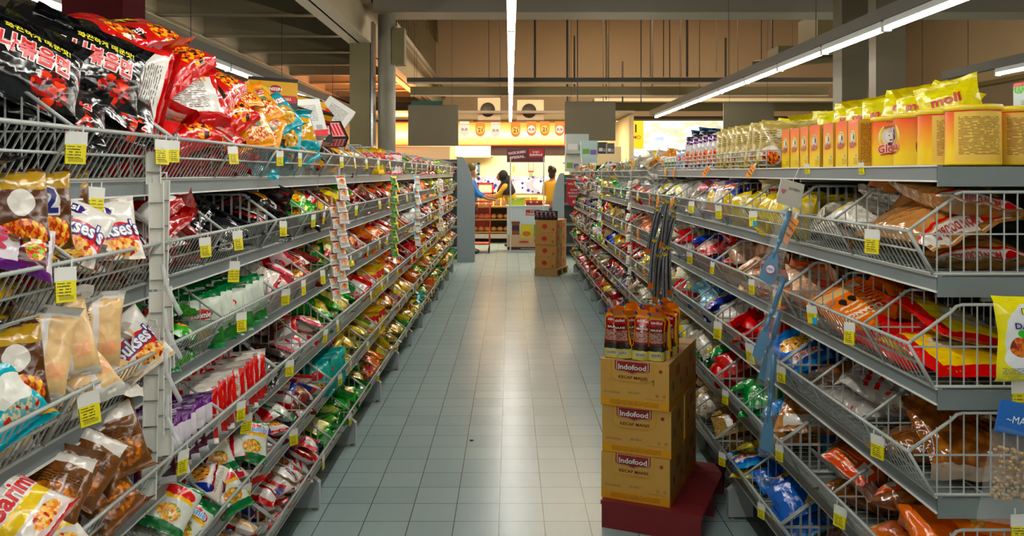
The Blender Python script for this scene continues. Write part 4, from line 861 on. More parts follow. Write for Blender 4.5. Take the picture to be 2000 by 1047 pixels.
RS = {
 (1, 0): [(['kraft'], 'flat', .2), (['krft2', 'wht'], 'heap', .12)], (1, 1): [(['jar'], 'lean', 1), (['bge', 'jar'], 'lean', 1)],
 (1, 2): [(['bly', 'pnk2'], 'lean', 1), (['pnk2', 'wht'], 'heap', .17)], (1, 3): [(['wht', 'verm'], 'heap', .17), (['verm', 'wht'], 'heap', .16)],
 (2, 0): [(['ryf'], 'flat', .12), (['orgf'], 'flat', .12)], (2, 1): [(['crisp', 'orgf'], 'heap', .12), (['crisp'], 'heap', .12)],
 (2, 2): [(['shr', 'crisp'], 'heap', .13), (['bly', 'shr'], 'heap', .15)], (2, 3): [(['wht', 'shr'], 'heap', .15), (['verm', 'wht'], 'heap', .15)],
 (3, 0): [(['bread'], 'heap', .15), (['bread', 'krft2'], 'heap', .11)], (3, 1): [(['blg', 'blg'], 'heap', .15), (['rdb', 'blb', 'rdb'], 'heap', .12)],
 (3, 2): [(['blw', 'bly'], 'heap', .14), (['lbl', 'blw'], 'heap', .15)], (3, 3): [(['verm', 'shr'], 'heap', .16), (['org', 'wht'], 'heap', .15)],
 (4, 0): [(['orbag', 'bread'], 'heap', .17), (['bread', 'yelc', 'bread'], 'heap', .15)], (4, 1): [(['blb', 'cbrn', 'blg'], 'heap', .15), (['grc'], 'heap', .13)],
 (4, 2): [(['grc', 'shr'], 'heap', .17), (['grc', 'wht'], 'heap', .16)], (4, 3): [(['straw', 'verm'], 'heap', .16), (['org', 'verm'], 'heap', .16)],
 (5, 0): [(['yelc', 'cbrn'], 'heap', .12), (['yelc', 'cbrn'], 'heap', .14)], (5, 1): [(['yelc', 'blg', 'cbrn'], 'heap', .15), (['blb', 'yelc', 'blg'], 'heap', .16)],
 (5, 2): [(['straw'], 'heap', .17), (['straw', 'wht'], 'heap', .16)], (5, 3): [(['org', 'wht'], 'heap', .15), (['straw', 'wht'], 'heap', .15)],
 (0, 4): [(['yelN', 'wht'], 'heap', .2), (['wht', 'verm'], 'heap', .2)], (0, 5): [(['grc', 'verm', 'wht'], 'heap', .2), (['wht'], 'heap', .18)],
}
RFAR = ['wht', 'verm', 'shr', 'crisp', 'bly', 'pnk2', 'org', 'yel', 'grc', 'straw', 'wht', 'redN', 'dkr', 'isiY']
for i, k in enumerate(RBAYS):
    for t in range(6):
        if t == 0 and k < 4: continue
        sp = RS.get((t, k))
        if sp is None:
            a = rs.choice(RFAR); b = rs.choice(RFAR); c = rs.choice(RFAR); sp = [([a, a, b], 'heap', rs.uniform(.13, .17)), ([c, b], 'heap', rs.uniform(.13, .17))]
        dep = .40 if k < 3 else .30 if k < 6 else .22
        z = RZ[t] if t or k < 4 else 1.46
        for h, (keys, mode, fill) in enumerate(sp):
            y0, y1 = ((.015, .44), (.46, .885))[h]
            cell(1, RR, ry(k), z, .015, dep, y0, y1, keys, mode, fill + (.02 if mode == 'heap' else 0), 5000 + i * 40 + t * 4 + h, ORDN[i], ORD[t], 40 if k < 3 else 22)
# ---- make them: the 300 largest in view of each kind as things, the rest of a kind as one object
NAMECAT = {NP: 'noodle packet', MP: 'noodle packet', SB: 'snack bag', CB: 'cracker bag', VB: 'noodle bag', 'noodle_box': 'box'}
bykind = {}
for pl in PLACES: bykind.setdefault(D[pl[0]]['kind'], []).append(pl)
vr = random.Random(3)
for kind, lst in bykind.items():
    def size(p):
        M = p[1]; y = max(.5, M.translation.y); d = D[p[0]]; x = 996 + F * M.translation.x / y; yy = 338 - F * (M.translation.z - EYE) / y
        s = d['W'] * d['L'] / y ** 2
        if not (-60 < x < 2060 and -60 < yy < 1110): s *= .02
        if abs(M.translation.x) > (LR if M.translation.x < 0 else RR) + .26: s *= .3
        return -s
    lst.sort(key=size)
    for p in lst[:300]:
        key, M, where, group, label = p; dist = M.translation.y
        lod = 0 if dist < 3.2 else 1 if dist < 6 else 2
        me = pack_mesh(key, vr.randrange(4 if lod == 0 else 3), lod); o = mesh_obj(kind, me, None, M)
        d = D[key]; tag(o, label or (d['desc'] + ', ' + where), NAMECAT.get(kind, 'packet'), d['desc'] + ' of ' + group)
    rest = [p for p in lst[300:] if size(p) < -.00002]
    if rest:
        mb = MB()
        for key, M, *_ in rest:
            me = pack_mesh(key, vr.randrange(3), 2); ul = me.uv_layers[0].data
            vs = [M @ v.co for v in me.vertices]; fs = [tuple(q.vertices) for q in me.polygons]; uv = [[tuple(ul[li].uv) for li in q.loop_indices] for q in me.polygons]
            mb.add(vs, fs, D[key]['mat'], uv, True)
        tag(mb.build(kind), 'remaining small ' + NAMECAT.get(kind, 'packet') + 's heaped in the farther baskets of both rows', NAMECAT.get(kind, 'packet'), kind='stuff')
    print('KIND', kind, len(lst), len(rest))
# ================================================================== price tags, clip strips, hanging goods
yt = print_mat('tag_yellow', 'd8cc1e', [('lines', .4, .6, .34, .3, '4a4410', 7), ('bars', .5, .2, .36, .1, '5a5214', 30)], .45, 0, .1, .0)
yt2 = print_mat('tag_plain', 'd3c82a', [('lines', .5, .5, .44, .4, '8a8018', 5)], .45, 0, .1, .0)
pt_ = print_mat('tag_peach', 'e89a5a', [('lines', .5, .5, .4, .3, '7a4a28', 4)], .45, 0, .1, .0)
bt = print_mat('tag_blue', 'd8cc1e', [R_(.75, .3, .25, .3, '3aa0c8'), ('lines', .4, .7, .3, .2, '4a4410', 7)], .45, 0, .1, .0)
def tag_meshes(kind):
    if kind in tag_meshes.c: return tag_meshes.c[kind]
    a = MB(); b = MB(); w, h = .042, .030
    m = {'y': yt, 'p': yt2, 'o': pt_, 'b': bt}[kind]
    if kind == 'o': b.box(-.02, .02, -.001, .001, -.095, 0, m, [None, None, m, m, None, None]); a.box(-.006, .006, -.002, .002, -.006, .02, WHITE)
    else:
        a.box(-w / 2 - .002, w / 2 + .002, -.0012, .0012, -.028, .0, WHITE); a.box(-w / 2 + .006, -w / 2 + .009, -.001, .001, 0, .014, WHITE).box(w / 2 - .009, w / 2 - .006, -.001, .001, 0, .014, WHITE)
        b.box(-w / 2, w / 2, -.0018, .0018, -.028 - .038, -.026, m)
    tag_meshes.c[kind] = (a.build('tag_holder', link=False), b.build('price_card', link=False)); return tag_meshes.c[kind]
tag_meshes.c = {}
def price_tag(loc, rz, tilt, kind, label, group, scale=1.0, roll=0.0):
    o = empty('price_tag', loc); o.rotation_euler = (tilt, roll, rz); o.scale = (scale,) * 3
    a, b = tag_meshes(kind); mesh_obj('tag_holder', a, o); mesh_obj('price_card', b, o)
    tag(o, label, 'price tag', group)
col_ = {'y': 'yellow and white price tag', 'p': 'plain yellow price tag', 'o': 'peach coloured price slip', 'b': 'yellow and blue price tag'}
rt = random.Random(21)
def tag_on(side, Y, t, kind='y', sc=1.0, roll=None, lip=False):
    rim = LR if side < 0 else RR; z = (LZ if side < 0 else RZ)[t] + (.098 if not lip else -.01); x = side * (rim - .006 if not lip else (LN if side < 0 else RN) - .008)
    if side > 0 and t == 0 and Y < 5.5: x = RN - .007; z = RZ[0] + .014; sc *= .62
    bay = int((Y - (1.1 if side < 0 else 1.9)) // .9); fr = ((Y - (1.1 if side < 0 else 1.9)) % .9) / .9
    pos = 'at the near end' if fr < .25 else 'before the middle' if fr < .5 else 'past the middle' if fr < .75 else 'at the far end'
    lab = '%s on the %s %s tier, %s bay, %s' % (col_[kind], ORD[t], 'left' if side < 0 else 'right', ORDN[bay], pos)
    price_tag((x, Y, z), (PI / 2 - (.45 if Y < 3.2 else .15) if side < 0 else -PI / 2 + (.45 if Y < 4.5 else .15)) + rt.uniform(-.2, .15), rt.uniform(-.12, .12), kind, lab, 'price tags, %s bay %s %s tier' % (ORDN[bay], ORD[t], 'left' if side < 0 else 'right'), sc, rt.uniform(-.08, .08) if roll is None else roll)
near = [(-1, 1.55, 0, 'y', 1.05), (-1, 1.93, 0, 'y', 1.0), (-1, 2.0, 0, 'y', .9), (-1, 2.42, 0, 'y', .9), (-1, 1.51, 1, 'y', 1.1), (-1, 1.59, 2, 'y', 1.1), (-1, 2.06, 3, 'y', 1.0), (-1, 2.46, 1, 'y', 1), (-1, 2.96, 1, 'y', .95), (-1, 2.5, 2, 'y', 1), (-1, 3.0, 2, 'y', 1), (-1, 3.25, 2, 'y', 1), (-1, 3.58, 2, 'y', 1), (-1, 3.42, 1, 'y', .9), (-1, 3.62, 1, 'y', .9), (-1, 2.5, 3, 'y', 1), (-1, 3.05, 3, 'y', 1), (-1, 3.65, 3, 'y', 1), (-1, 2.15, 4, 'y', 1), (-1, 2.55, 4, 'p', 1), (-1, 3.1, 4, 'y', 1), (-1, 3.6, 5, 'y', 1), (-1, 2.92, 0, 'y', .9), (-1, 3.2, 0, 'y', .9), (-1, 2.2, 1, 'y', .9),
        (1, 2.08, 1, 'y', 1.05), (1, 2.22, 2, 'y', 1.0), (1, 2.5, 2, 'b', .95), (1, 2.05, 3, 'y', 1.0), (1, 2.28, 4, 'y', 1.0), (1, 2.82, 2, 'y', .9), (1, 2.8, 4, 'y', .95), (1, 3.1, 1, 'b', 1), (1, 3.62, 1, 'y', 1), (1, 4.15, 1, 'y', 1), (1, 3.12, 2, 'y', .95), (1, 3.72, 2, 'y', .9), (1, 4.2, 2, 'y', 1), (1, 3.15, 3, 'y', 1.3), (1, 3.62, 3, 'y', 1.3), (1, 2.78, 3, 'y', .95), (1, 3.5, 4, 'y', 1), (1, 3.55, 5, 'y', 1), (1, 2.3, 0, 'y', .9), (1, 2.72, 0, 'y', .9), (1, 3.0, 5, 'y', .95)]
for s_, Y, t, k, sc in near: tag_on(s_, Y, t, k, sc * .88)
for s_, Y, t, z in ((-1, 1.75, 0, .9), (-1, 1.8, 1, 1), (-1, 1.86, 2, 1.1), (-1, 2.62, 1, 1), (-1, 2.75, 3, 1)): tag_on(s_, Y, t, 'p', z, lip=True, roll=.1)
for Y in [3.9 + .42 * i for i in range(20)]:
    for t in range(6):
        if rt.random() < .72: tag_on(-1, Y + rt.uniform(-.12, .12), t, 'y' if rt.random() < .8 else 'p', .8)
        if Y > 4.5 and rt.random() < .6: tag_on(1, Y + rt.uniform(-.12, .12), t, 'y' if rt.random() < .75 else 'o', .8, roll=rt.uniform(-.6, .6) if rt.random() < .3 else None)
for Y, t, rl in ((2.64, 1, .6), (3.3, 0, .7), (4.05, 0, .8), (4.9, 0, .5), (5.15, 0, .6), (4.6, 1, .9), (5.4, 1, .7), (6.1, 0, .5)): tag_on(1, Y, t, 'o', 1.0, roll=rl)
# white clip strips by the second bay
WS = flat('e2e2da', .45, var=.04, scale=6)
for j, (x, y0, y1, Y, rot) in enumerate(((300, 296, 360, 1.93, .0), (318, 352, 560, 1.98, .02), (305, 356, 565, 1.93, -.01), (306, 570, 850, 1.93, .0), (322, 560, 720, 2.0, -.03), (298, 640, 975, 1.92, .02), (318, 650, 890, 1.97, -.02))):
    top = P(x, y0, Y); bot = P(x, y1, Y); H = top[2] - bot[2]; o = empty('clip_strip', top); o.rotation_euler = (0, rot, .25)
    mb = MB(); mb.box(-.016, .016, -.002, .002, -H, 0, WS).box(-.0165, -.014, -.006, .002, -H, 0, WS).box(.014, .0165, -.006, .002, -H, 0, WS); mb.build('strip', o)
    c = MB()
    for q in range(int(H / .06)): c.box(-.014, .016, -.009, -.006, -.05 - q * .06, -.047 - q * .06, CHROME)
    c.path([(-.008, 0, 0), (-.008, 0, .018), (.008, 0, .018), (.008, 0, 0)], .002, WHITE, 5); c.build('clip', o)
    tag(o, ['short white price clip hanging highest at the second bay', 'white empty clip strip, upper one nearer the aisle', 'white empty clip strip, upper one behind another', 'white empty clip strip beside the third left tier', 'narrow white clip strip below the third left tier', 'longest white clip strip reaching down to the fifth tier', 'white clip strip over the lower part of the longest one'][j], 'clip strip', 'clip strips by the second left bay')
gl = MB(); r3 = random.Random(4)
for j in range(4):
    o = MB(); y0 = 520 + j * 85; pts = [P(318 + 3 * j, y0, 1.90), P(326, y0 + 40, 1.89), P(340, y0 + 70, 1.88), P(352, y0 + 92, 1.87)]
    o.path(pts, .006, clear_film('e8eef0', .35), 6); tag(o.build('plastic_hook'), 'clear curved plastic hook on the white clip strips, %s from the top' % ORDN[j], 'hook', 'clear hooks on the clip strips')
def strip_of(x, y0, y1, Y, n_, mats, lab, glab, w=.045, h=.055, tilt=.25, side=-1):
    top = P(x, y0 - 18, Y); o = empty('clip_strip', top); MB().box(-.004, .004, -.001, .001, P(x, y1, Y)[2] - top[2], 0, WHITE).build('strip', o); tag(o, lab, 'clip strip')
    for q in range(n_):
        p = P(x, y0 + (y1 - y0) * (q + .5) / n_, Y); me = strip_of.c.get((mats[q % len(mats)], w, h))
        if me is None: me = pillow(w, h, .016, D[mats[q % len(mats)]]['mat'], 5, 5, 5); me.name = 'sachet'; strip_of.c[(mats[q % len(mats)], w, h)] = me
        rx = random.Random(q + int(x)); sg_ = -side
        az = Vector((.75 * sg_, -.6, .25 + rx.uniform(-.1, .1))).normalized(); ay = Vector((rx.uniform(-.1, .1), 0, 1)); ax = ay.cross(az).normalized(); ay = az.cross(ax)
        s_ = mesh_obj('sachet', me, None, axes_matrix(ax, ay, az, (p[0] + .012 * sg_ * (1 + (q % 2)), p[1] - .012, p[2])))
        tag(s_, '%s, %s from the top' % (glab, ORDN[q]), 'sachet', glab)
strip_of.c = {}
design('cup', NP, 'white sachet', .1, .1, .03, print_mat('film_cup', 'd8d4cc', [Fd(.5, .55, .3, .2, 'c86a28', 'e8b070', '8a3018'), R_(.5, .88, .45, .08, 'c04a3a'), ('lines', .5, .2, .4, .14, '5a5a58', 20)], .3))
design('gy', NP, 'sachet', .1, .1, .03, print_mat('film_gy', '2f7a2c', [('diag', 1.0, 'd8c82a'), O_(.5, .5, .2, .2, '181818')], .3))
design('bo', NP, 'sachet', .1, .1, .03, print_mat('film_bo', '7ab0c8', [O_(.5, .6, .3, .2, 'd8702a'), R_(.5, .2, .5, .12, 'e0dcd0')], .3))
strip_of(663, 345, 570, 3.72, 10, ['cup'], 'strip of white noodle sachets hanging before the third left bay', 'white and orange noodle sachet on the hanging strip', .055, .065)
strip_of(648, 400, 585, 3.70, 8, ['cup'], 'second strip of white sachets hung behind the first', 'white sachet on the strip behind', .045, .06)
strip_of(766, 345, 500, 5.55, 12, ['gy'], 'strip of green and yellow sachets beyond the white ones', 'green and yellow sachet on the hanging strip', .06, .06)
strip_of(812, 345, 480, 7.1, 10, ['bo', 'wht'], 'strip of pale blue and orange sachets by the sixth left bay', 'pale blue sachet on the hanging strip', .07, .07)
strip_of(858, 350, 450, 9.6, 9, ['wht', 'cup'], 'strip of pale sachets near the far end of the left shelves', 'pale sachet on the far strip', .07, .08)
strip_of(1232, 350, 560, 6.2, 10, ['wht'], 'clear strip hanging by the fifth right bay', 'clear film sachet on the hanging strip, right side', .04, .06, side=1)
strip_of(1175, 350, 470, 8.2, 9, ['gy', 'bo'], 'strip of green and pale sachets by the seventh right bay', 'green or pale sachet on the right strip', .06, .07, side=1)
strip_of(1152, 350, 500, 9.6, 9, ['dark'], 'strip of dark sachets near the far end of the right shelves', 'dark sachet on the right strip', .06, .07, side=1)
# fan of long black packs on the right
BLKP = print_mat('film_stick', '6a7074', [('bars', .5, .5, .5, .46, '26292c', 2), R_(.5, .08, .5, .06, 'c86a3a'), R_(.5, .95, .5, .03, 'b8a040')], .12)
sm = pillow(.034, .27, .016, BLKP, 9, 6, 14); sm.name = 'stick_pack'
for q in range(12):
    a = (.62 if q < 7 else .22) - .06 * (q % 7); p = P(1306 - 4 * (q % 5), 438 + 14 * (q % 3) + (78 if q > 6 else 0), 4.3 - .02 * q)
    az = Vector((-.7, -.7, .1 * (q % 2))).normalized(); ay = Vector((a * .8, -a * .3, 1)); ax = ay.cross(az).normalized(); ay = az.cross(ax)
    o = mesh_obj('stick_pack', sm, None, axes_matrix(ax, ay, az, (p[0] - .01 * (q % 5), p[1], p[2])))
    tag(o, 'long slim black pack hanging in the %s bundle on the right, %s of it' % ('upper' if q < 7 else 'lower', ORDN[q % 7]), 'stick pack', 'hanging bundles of slim black packs')
# blue spatulas hanging in clear sleeves at the corner of the first right bay
BLUE = flat('0f6f9e', .35, coat=.3, var=.05)
def spatula(x0, y0, x1, y1, Y, lab, bl=.085, bw=.05):
    a = Vector(P(x0, y0, Y)); b = Vector(P(x1, y1, Y)); up = (a - b).normalized(); Lh = (a - b).length
    az = Vector((-.45, -.9, 0)).normalized(); ax = up.cross(az).normalized(); az = ax.cross(up)
    o = empty('spatula'); M = axes_matrix(ax, up, az, b)
    bm_ = MB(); pts = [(-.008, bl + .02), (-bw * .42, bl * .8), (-bw * .5, bl * .35), (-bw * .46, .004), (bw * .30, -.004), (bw * .46, .012), (bw * .42, bl * .6), (.008, bl + .02)]
    n_ = len(pts); vs = [(u, v, -.005) for u, v in pts] + [(u, v, .005) for u, v in pts]
    bm_.add(vs, [tuple(range(n_))[::-1], tuple(range(n_, 2 * n_))] + [(i, (i + 1) % n_, n_ + (i + 1) % n_, n_ + i) for i in range(n_)], BLUE); bl_o = bm_.build('blade', o)
    h = MB(); st_ = [(-.003, bl, 0), (-.002, bl + .05, .002), (.001, Lh * .6, .003), (0, Lh, 0)]; 
    for i in range(3): h.tube(st_[i], st_[i + 1], (.006, .0065, .008)[i], BLUE, 8, True, (.0065, .008, .009)[i])
    h.build('handle', o)
    f = MB(); w_ = bw * .62
    f.add([(-w_, -.02, .011), (w_, -.02, .011), (w_ * .7, Lh + .02, .012), (-w_ * .7, Lh + .02, .012), (-w_, -.02, -.011), (w_, -.02, -.011), (w_ * .7, Lh + .02, -.010), (-w_ * .7, Lh + .02, -.010)], [(0, 1, 2, 3), (7, 6, 5, 4), (0, 3, 7, 4), (1, 5, 6, 2)], clear_film('dfe8ec', .09)); f.build('clear_sleeve', o)
    o.matrix_world = M; tag(o, lab, 'spatula'); return o
s1 = spatula(1542, 412, 1497, 552, 2.66, 'blue plastic spatula with round sticker, highest of the hanging ones', .08, .055)
lb = MB().lathe([(0, 0), (.013, 0)], flat('d8d8e8'), 18, (0, 0, 0)); lb.text('KIDS', (0, 0, 0), (1, 0, 0), (0, 1, 0), .006, flat('3040a0'), bold=.02); lb.lathe([(.0135, -.0002), (.0155, -.0002)], flat('c82a30'), 18, (0, 0, 0)); lb.build('round_sticker', s1, (0, .045, .0125))
spatula(1532, 540, 1478, 700, 2.64, 'blue plastic spatula hanging below the stickered one', .09, .035)
spatula(1522, 610, 1490, 742, 2.66, 'blue plastic spatula, lowest but one of the hanging ones', .09, .03)
spatula(1512, 690, 1497, 880, 2.63, 'blue plastic spatula hanging lowest at the fifth tier', .09, .04)
cd_ = empty('header_card', P(1545, 372, 2.62)); cm = MB().box(-.045, .045, -.001, .001, -.05, .03, WS); cm.text('SUTERA', (.01, -.001, .005), (1, 0, 0), (0, 0, 1), .008, BLACK); cm.text('♥', (-.028, -.001, -.01), (1, 0, 0), (0, 0, 1), .016, flat('c87aa0')); cm.build('card', cd_); MB().path([(0, 0, .03), (.01, 0, .07), (.03, .02, .09)], .0012, WHITE, 4).build('string', cd_)
cd_.rotation_euler = (0, .25, .3); tag(cd_, 'white header card above the blue spatulas at the first right bay', 'header card')
# ================================================================== top of the right shelves
ZT = RZ[0] + .004
CANP = print_mat('can_print', 'e8c40c', [('grad', 'e6c60a', 'dd4a2a', .25, .95), ('waves', 'f0b04a', 30, .14, .3), R_(.70, .5, .16, .46, 'dcb865'), ('lines', .70, .52, .13, .36, '6a4a20', 34)], .35, 0, .2, .0)
CANL = flat('e6c81c', .4, var=.03)
def face_logo(mb, c, right, up, r, warp=None):
    """round portrait badge with red script below"""
    R = Vector(right).normalized(); U = Vector(up).normalized(); N = R.cross(U); c = Vector(c)
    def disc(rx, ry, ox, oy, mat, e, a0=0, a1=2 * PI):
        n_ = 20; pts = [(ox + rx * math.cos(a0 + (a1 - a0) * i / n_), oy + ry * math.sin(a0 + (a1 - a0) * i / n_)) for i in range(n_ + (1 if a1 - a0 < 6 else 0))]
        mb.add([warp(x, y, e) if warp else c + R * x + U * y + N * e for x, y in pts], [tuple(range(len(pts)))], mat)
    disc(r, r, 0, 0, flat('f0e6c0', var=0), .0006); disc(r * .93, r * .93, 0, 0, flat('dcc83a', var=0), .0009); disc(r * .70, r * .70, 0, 0, flat('d8d2c8', var=0), .0012)
    disc(r * .42, r * .5, -.02 * r, .08 * r, flat('e8e4e2', var=0), .0015); disc(r * .2, r * .38, .36 * r, .12 * r, flat('4a1c18', var=0), .0017); disc(r * .3, r * .16, .0, .5 * r, flat('c8c4c4', var=0), .0017)
    disc(r * .05, r * .04, -.16 * r, .12 * r, flat('3a2020', var=0), .0019); disc(r * .05, r * .04, .1 * r, .12 * r, flat('3a2020', var=0), .0019); disc(r * .13, r * .05, -.03 * r, -.2 * r, flat('6a2a20', var=0), .0019); disc(r * .16, r * .14, -.1 * r, -.5 * r, flat('5a1c18', var=0), .0019)
    w_ = warp if warp else (lambda x, y, e: c + R * x + U * y + N * e)
    mb.text('ABON SAPI', (0, 0, 0), (1, 0, 0), (0, 0, 1), r * .16, flat('8a5a14', var=0), r * 1.1, warp=lambda x, y, e: w_(x, y + .80 * r - (x / r) ** 2 * r * .45, e + .0012))
    mb.text('Gloria', (0, 0, 0), (1, 0, 0), (0, 0, 1), r * .62, flat('c8141c', var=0), r * 1.9, .02, flat('f0e0d0', var=0), .05, warp=lambda x, y, e: w_(x, y - .78 * r + x * .12, e + .002))
    mb.text('~', (0, 0, 0), (1, 0, 0), (0, 0, 1), r * .16, flat('c8141c', var=0), r * 1.5, warp=lambda x, y, e: w_(x, y - 1.2 * r + x * .12, e + .002))
for j, (X, Y, rot, lab) in enumerate(((1.15, 2.05, .1, 'yellow lidded round tin nearest the end of the top right shelf'), (1.15, 2.19, .4, 'yellow lidded round tin, second from the shelf end'), (1.15, 2.33, 1.25, 'yellow lidded round tin with plain striped side, third from the end'), (1.15, 2.47, 2.6, 'yellow lidded round tin showing its portrait badge beside the square boxes'), (1.285, 2.10, .3, 'yellow lidded round tin half hidden behind the nearest one'))):
    o = empty('round_tin', (X, Y, ZT)); r = .0625; H = .148
    mb = MB(); mb.lathe([(0, 0), (r - .002, 0), (r, .003)], CANL, 32); mb.lathe([(r, .003), (r, H - .012)], CANP, 40, smooth=True)
    def wr(x, y, e, a0=PI * .5): a = a0 + x / r; return ((r + e) * math.cos(a), (r + e) * math.sin(a), .086 + y)
    face_logo(mb, (0, 0, 0), (1, 0, 0), (0, 0, 1), .040, wr)
    mb.build('tin_body', o)
    MB().lathe([(r + .0015, H - .014), (r + .0035, H - .012), (r + .0035, H - .002), (r + .001, H), (r - .003, H), (r - .005, H - .003), (0, H - .003)], CANL, 36).build('tin_lid', o)
    o.rotation_euler = (0, 0, rot); tag(o, lab, 'food tin', 'round tins on the top right shelf')
BXP = print_mat('box_print', 'e8c40c', [('grad', 'e6c60a', 'dd4a2a', .25, .98), ('waves', 'f0b04a', 30, .14, .3), ('lines', .75, .12, .2, .07, '6a5a20', 30), O_(.8, .24, .06, .04, '58b4c0')], .35, 0, .2, .0)
BXS = print_mat('box_side', 'caa052', [('lines', .5, .5, .42, .42, '5a3a18', 30)], .4, 0, .1, .0)
for j, (X, Y, W) in enumerate(((1.11, 2.56, .085), (1.11, 2.655, .085), (1.105, 2.75, .09), (1.10, 2.86, .085), (1.10, 2.96, .085), (1.10, 3.06, .085), (1.10, 3.16, .085))):
    o = empty('food_box', (X, Y, ZT)); mb = MB(); H = .145
    mb.box(-.045, .045, -W / 2, W / 2, 0, H, flat('d8a030', .4), [BXP, BXP, BXS, BXS, None, None])
    face_logo(mb, (-.045, 0, H * .62), (0, -1, 0), (0, 0, 1), .024); mb.build('carton_body', o); MB().box(-.0445, .0445, -W / 2 + .001, W / 2 - .001, H, H + .0015, flat('c88a28', .4)).build('carton_lid', o)
    o.rotation_euler = (0, 0, (-.05, .03, -.02, .04, -.03, .02, 0)[j]); tag(o, 'square red to yellow food box with portrait badge, %s from the round tins' % ORDN[j], 'food box', 'square boxes on the top right shelf')
# tall bags standing on the top shelf
ymat = print_mat('film_moli', 'd6cc12', [Fd(.7, .12, .2, .1, 'd8a018', 'f0e060', 'c87818'), O_(.1, .25, .08, .06, 'c8781c')], .2); yme = None
def standing_bag(W, L, T, mat, seed, texts=(), ears=0.0):
    me = pillow(W, L, T, mat, seed, 12, 16, texts, seal=.07); me.name = 'standing_bag'; return me
ybs = [standing_bag(.17, .24, .06, ymat, 40 + q, [T_('moli', .5, .74, .03, .085, 'c02818')]) for q in range(3)]
for j, (x, y, Y, roll, nrm) in enumerate(((1862, 205, 2.30, .25, (-.7, -.7, .2)), (1835, 212, 2.42, -.35, (-.8, -.5, .2)), (1800, 215, 2.52, .1, (-.7, -.6, .3)), (1765, 222, 2.62, -.18, (-.6, -.7, .3)), (1730, 228, 2.72, .12, (-.75, -.6, .2)), (1692, 235, 2.9, .08, (-.75, -.6, .2)), (1662, 244, 3.0, -.1, (-.7, -.6, .2)), (1638, 250, 3.15, .2, (-.7, -.6, .2)))):
    az = Vector(nrm).normalized(); ay = Matrix.Rotation(roll, 3, az) @ Vector((0, 0, 1)); ax = ay.cross(az).normalized(); ay = az.cross(ax); p = P(x, y, Y)
    o = mesh_obj('snack_bag', ybs[j % 3], None, axes_matrix(ax, ay, az, (p[0], p[1], max(p[2] - .045, ZT + .115))))
    tag(o, 'tall yellow bag with red lettering behind the tins, %s from the shelf end' % ORDN[j], 'snack bag', 'yellow bags on the top right shelf')
omat = print_mat('film_olive', 'a8955a', [O_(.5, .25, .35, .2, 'd8d0c8'), Fd(.5, .22, .28, .14, 'd84a18', 'e8a030', '8a1810'), ('lines', .5, .65, .36, .14, '5a4a28', 20), R_(.5, .96, .5, .04, 'c8b878')], .25)
pmat = print_mat('film_purple', 'c8c4c4', [R_(.5, .88, .5, .13, '4a1458'), Fd(.5, .35, .42, .22, 'd8642a', 'e8a070', 'a83a18'), O_(.5, .1, .4, .08, '5a1a60')], .16)
bmat2 = print_mat('film_clearblue', 'b0b8c8', [('specks', '3050a0', 4, .2), O_(.5, .55, .3, .12, 'c83040')], .12)
oms = [standing_bag(.13, .20, .06, omat, 60 + q) for q in range(3)]; pms = [standing_bag(.13, .19, .06, pmat, 70 + q) for q in range(2)]; bms = [standing_bag(.1, .13, .05, bmat2, 80)]
k_ = 0
for row, X in ((0, 1.05), (1, 1.16)):
    Y = 3.28
    while Y < 4.0:
        az = Vector((-.55, -.8, .12)).normalized(); rl = random.Random(k_).uniform(-.12, .12); ay = Vector((rl, 0, 1)); ax = ay.cross(az).normalized(); ay = az.cross(ax)
        o = mesh_obj('snack_bag', oms[k_ % 3], None, axes_matrix(ax, ay, az, (X, Y, ZT + .095))); tag(o, 'olive bag with red food picture standing in the %s row, %s beyond the boxes' % (('front', 'back')[row], ORDN[k_ % 9]), 'snack bag', 'olive bags on the top right shelf'); Y += .085; k_ += 1
k_ = 0
for row, X in ((0, 1.05), (1, 1.15)):
    Y = 4.06
    while Y < 4.75:
        az = Vector((-.6, -.75, .12)).normalized(); ay = Vector((random.Random(k_ + 9).uniform(-.12, .12), 0, 1)); ax = ay.cross(az).normalized(); ay = az.cross(ax)
        m_ = pms[k_ % 2]; o = mesh_obj('snack_bag', m_, None, axes_matrix(ax, ay, az, (X, Y, ZT + .09))); tag(o, 'clear bag with purple top and orange snacks, %s row, %s past the olive bags' % (('front', 'back')[row], ORDN[k_ % 7]), 'snack bag', 'purple topped bags on the top right shelf'); Y += .105; k_ += 1
for j in range(4):
    az = Vector((-.6, -.75, .12)).normalized(); ay = Vector((0, 0, 1)); ax = ay.cross(az).normalized()
    o = mesh_obj('snack_bag', bms[0], None, axes_matrix(ax, az.cross(ax), az, (1.045 + .05 * (j % 2), 4.84 + .07 * j, ZT + .06))); tag(o, 'small pale blue clear bag past the purple topped ones, %s in line' % ORDN[j], 'snack bag', 'pale blue bags on the top right shelf')
gm = flat('c8b89a', .3, var=.2, scale=60); 
for j in range(10):
    o = empty('food_jar', (1.04 + .07 * (j % 2), 5.1 + .04 * j, ZT)); MB().lathe([(0, 0), (.024, 0), (.026, .01), (.026, .06), (.02, .072)], flat('d5d0b8', .3), 12).lathe([(.0265, .02), (.0265, .05)], flat('5a8a50', .4), 12).build('jar_body', o); MB().lathe([(.021, .072), (.021, .085), (0, .085)], flat('e0dccc', .4), 12).build('jar_lid', o); tag(o, 'small cream jar with pale lid on the top right shelf, %s in line' % ORDN[j], 'jar', 'small jars on the top right shelf')
bl_ = standing_bag(.26, .25, .12, print_mat('film_bigblk', '1c2023', [('specks', '4a6a8a', 9, .16), R_(.4, .3, .12, .08, '8a9a28'), R_(.5, .97, .5, .03, '4a7ab0')], .08), 90)
